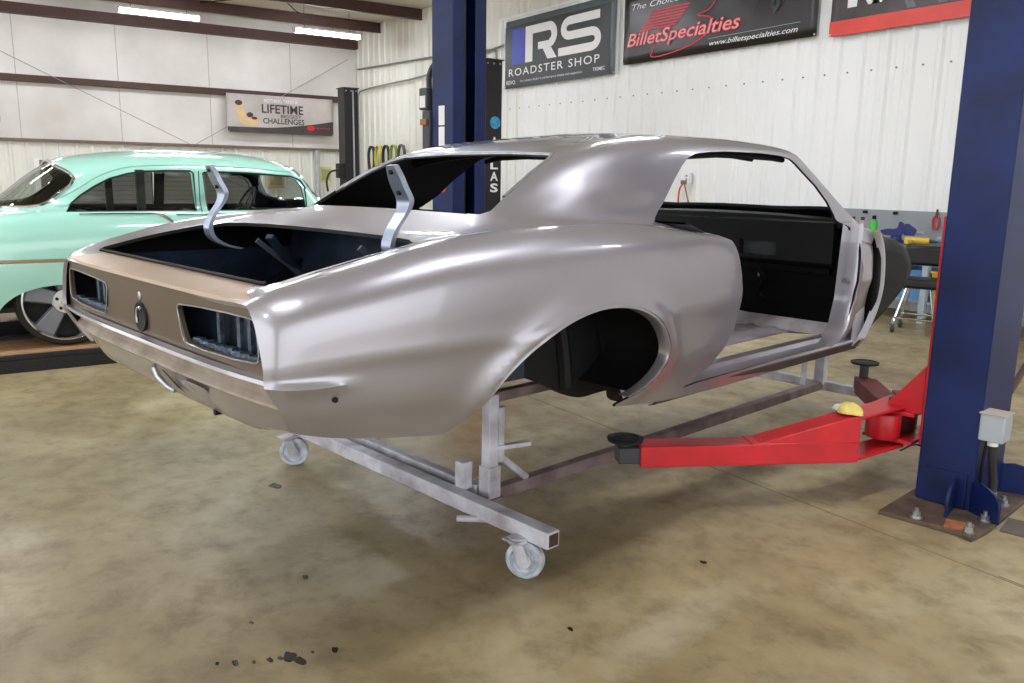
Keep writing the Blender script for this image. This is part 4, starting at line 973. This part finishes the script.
def stroke(path, w):
    """flat ribbon along a path in the xz plane"""
    P = [Vector((p[0], p[1])) for p in path]; rows = []
    for i, p in enumerate(P):
        a = (P[i]-P[i-1]).normalized() if i else (P[1]-P[0]).normalized(); b = (P[i+1]-P[i]).normalized() if i < len(P)-1 else a
        t = (a+b).normalized(); n = Vector((-t.y, t.x)); c = max(.5, n.dot(Vector((-a.y, a.x))))
        rows.append([(p.x+n.x*w/2/c, 0, p.y+n.y*w/2/c), (p.x-n.x*w/2/c, 0, p.y-n.y*w/2/c)])
    return MB().grid(rows)
def build_banners():
    y = YB-.06
    SL = mat('slate_vinyl', (34, 39, 43), .35, 0, .12, 3); SLG = mat('slate_border', (96, 110, 114), .4, 0, .08, 3)
    W_, H_ = 3.04, 1.16
    b = banner('banner', W_, H_, SLG, (-13.22, y, 3.0), 0, 'dark shop banner with big white RS letters and a blue block')
    poly([(.0, .0), (W_-.12, 0), (W_-.12, H_-.10), (.0, H_-.10)], SL, b, .012, 'print_field')
    poly([(.22, .40), (.62, .40), (.62, 1.0), (.22, 1.0)], mat('print_blue', (38, 62, 190), .4, 0, .2, 2), b)
    def rect(x0, x1, z0, z1): put(MB().add([(x0, 0, z0), (x1, 0, z0), (x1, 0, z1), (x0, 0, z1)], [(0, 1, 2, 3)]), b, 0, 0, WHITEL)
    def bow(cx, cz, a0, a1, ro, rz, ri, rzi):
        put(MB().grid([[(cx+r*math.cos(t), 0, cz+q*math.sin(t)) for t in np.linspace(a0, a1, 12)] for r, q in ((ro, rz), (ri, rzi))]), b, 0, 0, WHITEL)
    rect(.64, .86, .40, 1.0); rect(.86, 1.34, .86, 1.0); rect(1.02, 1.34, .58, .70); bow(1.34, .79, -PI/2, PI/2, .22, .21, .06, .07)
    put(MB().add([(1.16, 0, .58), (1.40, 0, .58), (1.56, 0, .40), (1.30, 0, .40)], [(0, 1, 2, 3)]), b, 0, 0, WHITEL)
    rect(1.90, 2.66, .87, 1.0); rect(1.90, 2.46, .635, .765); rect(1.60, 2.46, .40, .53)
    bow(1.90, .8175, PI/2, 1.5*PI, .24, .1825, .09, .0525); bow(2.46, .5825, -PI/2, PI/2, .24, .1825, .09, .0525)
    letters(text_mb('ROADSTER SHOP', 2.55, .13, spacing=1.2, bold=.004), b, .13, .20, WHITEL)
    small(text_mb('REVO.', .30, .07, bold=.01), b, .06, .06, WHITEL)
    small(text_mb('the industry leader in performance chassis and suspension', 1.75, .05), b, .50, .07, WHITEL)
    small(text_mb('TREMEC', .30, .055, bold=.01), b, 2.52, .08, WHITEL)
    BKV = mat('black_vinyl', (38, 32, 33), .35, 0, .15, 3); PK = mat('print_red', (222, 48, 56), .5, 0, .05); PKL = mat('print_pink', (246, 176, 180), .5)
    W_, H_ = 3.43, 1.0
    b = banner('banner', W_, H_, BKV, (-10.0, y, 3.10), 0, 'black banner with red striped letter and slanted red and white lettering')
    letters(text_mb('The Choice of Champions', 2.2, .11, shear=.3), b, .18, .73, WHITEL)
    for k in range(7): poly([(.62-.04*k, .70-.04*k), (1.36-.04*k, .70-.04*k), (1.35-.04*k, .678-.04*k), (.60-.04*k, .678-.04*k)], PK, b)
    put(stroke(smooth_poly([(1.40, .74), (1.75, .75), (1.82, .68), (1.72, .56), (1.50, .51), (1.75, .44), (1.74, .30), (1.55, .18), (1.1, .08), (.62, .07), (.70, .20)], 4), .018), b, 0, 0, PK)
    letters(text_mb('BilletSpecialties', 2.18, .26, shear=.25, bold=.035), b, .09, .18, PK, .015)
    letters(text_mb('BilletSpecialties', 2.16, .24, shear=.25, bold=.0), b, .10, .19, PKL, .017)
    small(text_mb('www.billetspecialties.com', 1.42, .085, shear=.3, bold=.005), b, 1.75, .06, WHITEL)
    put(stroke([(1.72, .175), (3.2, .19)], .008), b, 0, 0, GREY)
    put(stroke(smooth_poly([(2.45, .42), (2.6, .60), (2.9, .74), (3.3, .70), (3.32, .42)], 4), .012), b, 0, 0, DGREY)
    put(stroke([(2.75, .45), (2.80, .56), (2.86, .45), (2.80, .38), (2.75, .45)], .05), b, 0, 0, DGREY)
    W_, H_ = 2.35, 1.3
    b = banner('banner', W_, H_, mat('charcoal_vinyl', (72, 62, 64), .4, 0, .3, 2), (-6.39, y, 3.06), 0, 'charcoal banner with a red bottom band beside the navy column')
    poly([(0, 0), (W_, 0), (W_, .165), (0, .165)], mat('band_red', (226, 70, 58), .45, 0, .08, 3), b, .013)
    letters(text_mb('RAM', 1.2, .5, bold=.05), b, .22, .29, WHITEL)
    for x in (.95, 1.3, 1.6, 2.05): poly([(x, .18), (x+.10, .18), (x-.06, .52), (x-.12, .52)], mat('print_grey', (120, 112, 114), .5, 0, .3, 4), b)
    W_, H_ = 2.55, .86
    b = banner('banner', W_, H_, mat('grey_vinyl', (200, 190, 186), .45, 0, .12, 2), (XL+.22, 5.60, 2.35), PI/2, 'grey banner on the insulated wall reading lifetime and challenges')
    low = [(0, 0)] + [(W_, 0), (W_, .34)] + [(W_*(1-t), .34-.25*(1-(1-t)**2)) for t in np.linspace(.05, .6, 8)] + [(0, .12)]
    poly(low, mat('print_charcoal', (74, 66, 66), .5, 0, .15, 3), b, .012)
    letters(text_mb('LIFETIME', 1.0, .20, bold=.02), b, .80, .46, mat('print_dark', (62, 54, 56), .5))
    small(text_mb('BIGGEST', .50, .075, bold=.01), b, 1.25, .365, MATS['print_dark'])
    letters(text_mb('CHALLENGES', 1.0, .13, bold=.02), b, .82, .22, MATS['print_dark'])
    small(text_mb('NOTHING TAKES A', .8, .08), b, .86, .70, WHITEL)
    poly(smooth_poly([(.20, .62), (.26, .30), (.34, .20), (.62, .16), (.74, .20), (.72, .28), (.55, .32), (.42, .38), (.36, .58)], 3, True), mat('print_sand', (226, 196, 146), .5), b)
    for c, rx, rz in (((.27, .66), .09, .06), ((.52, .40), .08, .06), ((.62, .33), .07, .035)):
        poly([(c[0]+rx*math.cos(t), c[1]+rz*math.sin(t)) for t in [2*PI*i/9 for i in range(9)]], mat('print_maroon', (84, 44, 46), .5), b, .016)
    poly([(1.98+.10*math.cos(t), .16+.06*math.sin(t)) for t in [2*PI*i/12 for i in range(12)]], PK, b, .016)
    small(text_mb('Ingersoll Rand', .36, .05), b, 2.10, .14, PK)
build_banners()

# ================================================================== WORK BENCH ALONG THE BACK WALL
def build_bench():
    r = empty('workbench', (-5.6, 8.42, 0), 0, 'long grey workbench against the white ribbed wall', 'workbench')
    MB().bx(-2.1, 2.6, -.33, .37, .74, .78).build('bench_top', mat('bench_steel', (120, 120, 124), .45, .3, .15, 6), r, bevel=.004)
    lg = None
    for x in (-2.0, -.4, 1.05, 2.5):
        for yy in (-.28, .32):
            if lg is None: lg = MB().bx(-.03, .03, -.03, .03, 0, .74).build('leg', mat('leg_pale_blue', (176, 190, 204), .5), r, loc=(x, yy, 0))
            else: inst(lg, r, (x, yy, 0))
    MB().bx(-2.05, 2.55, -.29, .33, .20, .225).build('lower_shelf', GREY, r)
    MB().bx(-2.05, 2.55, -.30, -.27, .66, .74).build('apron', GREY, r)
    pb = tag(MB().bx(-7.75, -3.0, YB-.055, YB-.03, .78, 1.10).build('peg_board', mat('peg_grey', (150, 154, 158), .5, 0, .04), smooth=None), 'grey peg board strip on the wall above the workbench', 'board')
    zt = .78
    def bottle(x, y, rr, h, body, cap, label, cat='bottle', neck=.4, nm='bottle', g='containers on the workbench'):
        e = empty(nm, (x, y, zt), 0, label, cat, g)
        MB().lathe((0, 0, 0), [(rr*.9, 0), (rr, .006), (rr, h*.68), (rr*.85, h*.76), (rr*neck, h*.84), (rr*neck, h*.88)], (0, 0, 1), 18).build('body', body, e)
        MB().lathe((0, 0, h*.86), [(rr*(neck+.08), 0), (rr*(neck+.08), h*.14), (rr*neck*.8, h*.145)], (0, 0, 1), 14).build('cap', cap, e)
    TAN = mat('tan_can', (196, 172, 150), .4, .2); GRN = mat('green_bottle', (70, 190, 70), .35); YEL = mat('yellow_plastic', (222, 186, 60), .4)
    bottle(-5.53, 8.30, .035, .25, TAN, DGREY, 'tan spray can standing left of its twin on the workbench', 'can', .5, 'spray_can')
    bottle(-5.43, 8.32, .035, .25, TAN, DGREY, 'tan spray can next to the green bottle on the workbench', 'can', .5, 'spray_can')
    bottle(-5.30, 8.33, .045, .27, GRN, INNER, 'bright green bottle with black cap on the workbench')
    bottle(-5.17, 8.20, .035, .12, YEL, YEL, 'small yellow container on the workbench beside the vise', 'jar')
    bottle(-6.12, 8.36, .05, .32, mat('white_red_label', (224, 196, 208), .4, 0, .2, 8), mat('blue_cap', (40, 52, 170), .4), 'white bottle with blue cap seen through the windshield opening', neck=.8)
    bottle(-6.02, 8.36, .035, .22, WHITEL, WHITEL, 'small white bottle beside the blue capped one')
    # vise
    e = empty('bench_vise', (-5.02, 8.32, zt), .5, 'dark blue bench vise on the workbench', 'vise')
    VB = mat('vise_blue', (42, 52, 112), .4, .1)
    MB().lathe((0, 0, 0), [(.09, 0), (.09, .02), (.06, .03), (.05, .07), (.06, .08)], (0, 0, 1), 18).build('swivel_base', VB, e)
    MB().prism(smooth_poly([(-.12, .08), (.06, .08), (.06, .20), (.02, .22), (.0, .15), (-.10, .14), (-.16, .12)], 3, True), -.05, .05, 'y').build('fixed_jaw', VB, e)
    MB().prism([(.07, .08), (.17, .08), (.19, .14), (.11, .20), (.07, .20)], -.045, .045, 'y').build('moving_jaw', VB, e, bevel=.006)
    MB().cyl((.10, 0, .11), (.26, 0, .11), .016, n=12).build('screw', BRIGHTST, e)
    MB().cyl((.25, -.09, .11), (.25, .09, .11), .007, n=8).build('handle', BRIGHTST, e)
    # tools
    e = empty('hand_drill', (-4.72, 8.25, zt), .2, 'yellow tool lying on the workbench by the vise', 'tool')
    MB().cyl((-.14, 0, .04), (.10, 0, .04), .035, n=14).build('motor', YEL, e); MB().cyl((.10, 0, .04), (.17, 0, .04), .02, .012, n=12).build('chuck', DGREY, e); MB().box((-.08, -.08, .03), (.05, .14, .045)).build('grip', YEL, e, bevel=.01)
    e = empty('air_tool', (-4.46, 8.28, zt), -.2, 'grey air tool on the bench end beside the navy column', 'tool')
    MB().cyl((-.10, 0, .06), (.10, 0, .06), .03, n=14).build('barrel', GREY, e); MB().box((.0, 0, .12), (.05, .04, .10)).build('grip', GREY, e, bevel=.008)
    for k, (x, lb) in enumerate(((-4.86, 'red handled pliers hanging on the peg board, left of two'), (-4.72, 'red handled pliers hanging on the peg board, right of two'))):
        e = empty('pliers', (x, YB-.075, 1.08), 0, lb, 'pliers', 'pliers on the peg board')
        for s in (1, -1): MB().tube([(s*.008, 0, -.02), (s*.035, 0, -.06), (s*.03, 0, -.13), (s*.015, 0, -.17)], .011, 6).build('handle', RED, e)
        MB().prism([(-.015, -.02), (.015, -.02), (.008, .05), (-.008, .05)], -.006, .006, 'y').build('jaw', DGREY, e)
    for x in (-5.7, -5.33): tag(MB().cyl((0, 0, 0), (0, -.05, .0), .018, n=10).build('peg_hook', INNER, loc=(x, YB-.055, 1.07)), 'black hook on the peg board, %s' % ('left one above the tan cans' if x < -5.5 else 'right one above the vise'), 'hook', 'peg board hooks')
    for k in range(7):
        tag(MB().lathe((0, 0, 0), [(.016, 0), (.018, .004), (.018, .045), (.014, .05)], (0, 0, 1), 12).build('socket', INNER, loc=(-4.62+k*.05, YB-.075, 1.03)), 'small black socket in the row on the peg board beside the pliers', 'socket', 'sockets on the peg board')
    tag(MB().bx(-4.66, -4.28, YB-.10, YB-.055, 1.022, 1.03).build('socket_rail', DGREY, smooth=None), 'thin dark rail carrying the black sockets', 'rail')
    # parts standing on the bench, seen through the windshield opening
    for x, h, w, lb in ((-7.35, .30, .10, 'dark carburettor part standing on the bench, tallest of three'), (-7.05, .27, .14, 'low dark part in the middle of the bench parts'), (-6.75, .26, .20, 'wide dark box on the bench nearest the white bottle')):
        e = empty('engine_part', (x, 8.30, zt), 0, lb, 'car part', 'dark parts on the bench')
        MB().lathe((0, 0, 0), [(w*.5, 0), (w*.55, .01), (w*.4, h*.3), (w*.45, h*.6), (w*.6, h*.75), (w*.55, h*.95), (w*.2, h)], (0, 0, 1), 12).build('housing', DGREY, e)
        MB().box((w*.5, 0, h*.8), (w*.6, .05, .05)).build('flange', mat('olive_grey', (92, 90, 78), .5, .3), e)
    # bins under the bench
    for x, c, lb in ((-5.12, (110, 140, 170), 'grey blue bin under the workbench, farthest left of the three'), (-4.72, (96, 150, 200), 'pale blue bin under the workbench behind the stool'), (-4.32, (226, 178, 40), 'yellow bin under the workbench behind the stool')):
        e = empty('storage_bin', (x, 8.35, .225), 0, lb, 'bin', 'bins on the lower bench shelf'); cm = mat('bin_%d' % c[0], c, .5)
        m = MB(); m.add([(-.14, -.18, 0), (.14, -.18, 0), (.14, .18, 0), (-.14, .18, 0), (-.17, -.22, .30), (.17, -.22, .30), (.17, .22, .30), (-.17, .22, .30)], [(0, 1, 2, 3), (0, 4, 5, 1), (1, 5, 6, 2), (2, 6, 7, 3), (3, 7, 4, 0)])
        m.build('tub', cm, e); MB().tube([(-.17, -.22, .30), (.17, -.22, .30), (.17, .22, .30), (-.17, .22, .30)], .012, 6, closed=True).build('rim', cm, e)
    # rolling stool
    e = empty('shop_stool', (-4.30, 7.62, 0), .35, 'black padded rolling stool with chrome frame by the workbench', 'stool')
    PADM = mat('black_vinyl_pad', (26, 25, 27), .4, 0, .1, 8)
    MB().box((0, 0, .47), (.38, .36, .09)).build('seat', PADM, e, bevel=.03)
    MB().box((0, .16, .715), (.40, .07, .19)).build('backrest', PADM, e, bevel=.03)
    for s in (1, -1): MB().tube([(s*.14, .15, .44), (s*.15, .21, .58), (s*.15, .20, .70)], .014, 8).build('back_post', CHROME, e)
    MB().bx(-.24, -.20, .02, .08, .50, .56).build('red_clip', RED, e)
    for a in range(4):
        t = PI/4+a*PI/2; p = Vector((math.cos(t)*.25, math.sin(t)*.25, 0))
        MB().tube([Vector((p.x*.6, p.y*.6, .43)), p+Vector((0, 0, .10))], .014, 8).build('leg', CHROME, e)
        q = Vector((math.cos(t+PI/2)*.25, math.sin(t+PI/2)*.25, 0)); MB().cyl(p+Vector((0, 0, .14)), q+Vector((0, 0, .14)), .012, n=8).build('rung', CHROME, e)
        MB().cyl(p+Vector((-.012, 0, .045)), p+Vector((.012, 0, .045)), .045, n=18).build('caster', DGREY, e)
        MB().bar(p+Vector((0, 0, .045)), p+Vector((0, 0, .11)), .035, .03).build('caster_fork', GREY, e)
    # outlet with an orange cord
    e = empty('wall_outlet', (-8.52, YB-.03, 1.43), 0, 'white wall outlet box with a plugged adapter', 'outlet')
    MB().box((0, -.03, 0), (.11, .06, .16)).build('box', WHITEL, e, bevel=.006); MB().box((-.03, -.08, -.06), (.08, .05, .06)).build('adapter', mat('adapter_brown', (120, 96, 76), .5), e, bevel=.006)
    for dy in (.03, -.02): MB().box((0, -.062, dy), (.035, .004, .03)).build('socket_face', GREY, e)
    tag(MB().tube(smooth_poly([(-8.55, YB-.12, 1.36), (-8.60, YB-.13, 1.28), (-8.63, YB-.12, 1.1), (-8.62, YB-.12, .8)], 5)+[], .013, 6).build('power_cord', mat('cord_orange', (206, 92, 50), .5)), 'orange power cord hanging left under the wall outlet', 'cord')
    tag(MB().tube(smooth_poly([(-8.53, YB-.12, 1.36), (-8.47, YB-.12, 1.2), (-8.42, YB-.12, 1.05), (-8.40, YB-.12, .8)], 5), .011, 6).build('power_cord', mat('cord_brown', (150, 100, 80), .5)), 'brown power cord hanging right under the wall outlet', 'cord')
build_bench()

def build_misc():
    # coiled hoses on hooks at the far back wall
    cols = ((60, 62, 58), (206, 196, 70), (46, 46, 50), (150, 160, 70), (90, 92, 90))
    for k, (x, c) in enumerate(zip((-18.95, -18.55, -18.15, -17.75, -17.35), cols)):
        lb = ('grey black hose loop leftmost on the far wall', 'yellow hose loop second from left on the far wall', 'black hose loop in the middle of the five wall loops', 'olive yellow hose loop fourth along the far wall', 'grey hose loop rightmost on the far wall')[k]
        e = empty('hose_coil', (x, YB-.10, 1.86), 0, lb, 'hose', 'hose coils on the far wall')
        for j in range(2): MB().tube([(.16*math.cos(t), -.03*j, .24*math.sin(t)*(1 if math.sin(t) > 0 else 1.7)) for t in [2*PI*i/24 for i in range(24)]], .025, 6, closed=True).build('loop', mat('hose_%d' % k, c, .5), e)
        MB().cyl((0, .07, .22), (0, -.08, .22), .015, n=8).build('hook', DGREY, e)
    # round fan on the left wall
    e = empty('wall_fan', (XL+.30, .80, 2.43), 0, 'round caged grey fan on the insulated wall at the left picture edge', 'fan')
    for rr in (.33, .25, .17, .09): MB().tube([(.0+.05*(1-rr/.33), rr*math.cos(t), rr*math.sin(t)) for t in [2*PI*i/36 for i in range(36)]], .010, 6, closed=True).build('cage_ring', DGREY, e)
    for k in range(12):
        t = 2*PI*k/12; MB().cyl((.05, .05*math.cos(t), .05*math.sin(t)), (0, .33*math.cos(t), .33*math.sin(t)), .006, n=6).build('cage_wire', DGREY, e)
    for k in range(4):
        t = PI/2*k+.4; MB().prism([(.05*math.cos(t), .05*math.sin(t)), (.28*math.cos(t-.25), .28*math.sin(t-.25)), (.28*math.cos(t+.45), .28*math.sin(t+.45))], -.05, -.045, 'x').build('blade', GREY, e, smooth=None)
    MB().lathe((-.25, 0, 0), [(.05, 0), (.09, .02), (.09, .16), (.05, .2), (.05, .26)], (1, 0, 0), 16).build('motor', DGREY, e)
    # things on the wall seen through the sedan's windows
    for y, z, w, h, c, lb, ct, nm in ((6.7, 1.30, .42, .42, (196, 172, 130), 'beige wall cabinet seen through the sedan front window', 'cabinet', 'wall_cabinet'), (8.0, 1.42, .30, .36, (216, 214, 150), 'pale yellow notice sheet seen through the sedan front window', 'sheet', 'notice_sheet')):
        o = MB().bx(0, .10 if w > .35 else .01, -w/2, w/2, -h/2, h/2).build(nm, mat(nm, c, .6), loc=(XL+.04, y, z), bevel=.01 if w > .35 else 0)
        tag(o, lb, ct)
        MB().bx(.10 if w > .35 else .01, .108 if w > .35 else .014, -w*.36, w*.36, -h*.36, h*.36).build('door' if w > .35 else 'print', mat(nm+'_panel', tuple(int(v*.82) for v in c), .5), o)
    # wires drooping under the ceiling by the strip lights
    tag(MB().tube(smooth_poly([(-17.4, 4.5, 4.62), (-17.0, 5.2, 4.72), (-16.6, 5.7, 4.80), (-16.9, 6.2, 4.60), (-17.3, 6.6, 4.58)], 5), .012, 5).build('hanging_wire', INNER), 'thin black wire drooping between the two strip lights', 'wire')
    # grey conduit pole on the left wall liner
    tag(MB().cyl((XL+.15, 7.75, .0), (XL+.15, 7.75, 2.0), .06, n=10).build('wall_pole', mat('pole_grey', (182, 186, 190), .5)), 'pale grey vertical pipe on the wall beyond the sedan front', 'pipe')
build_misc()
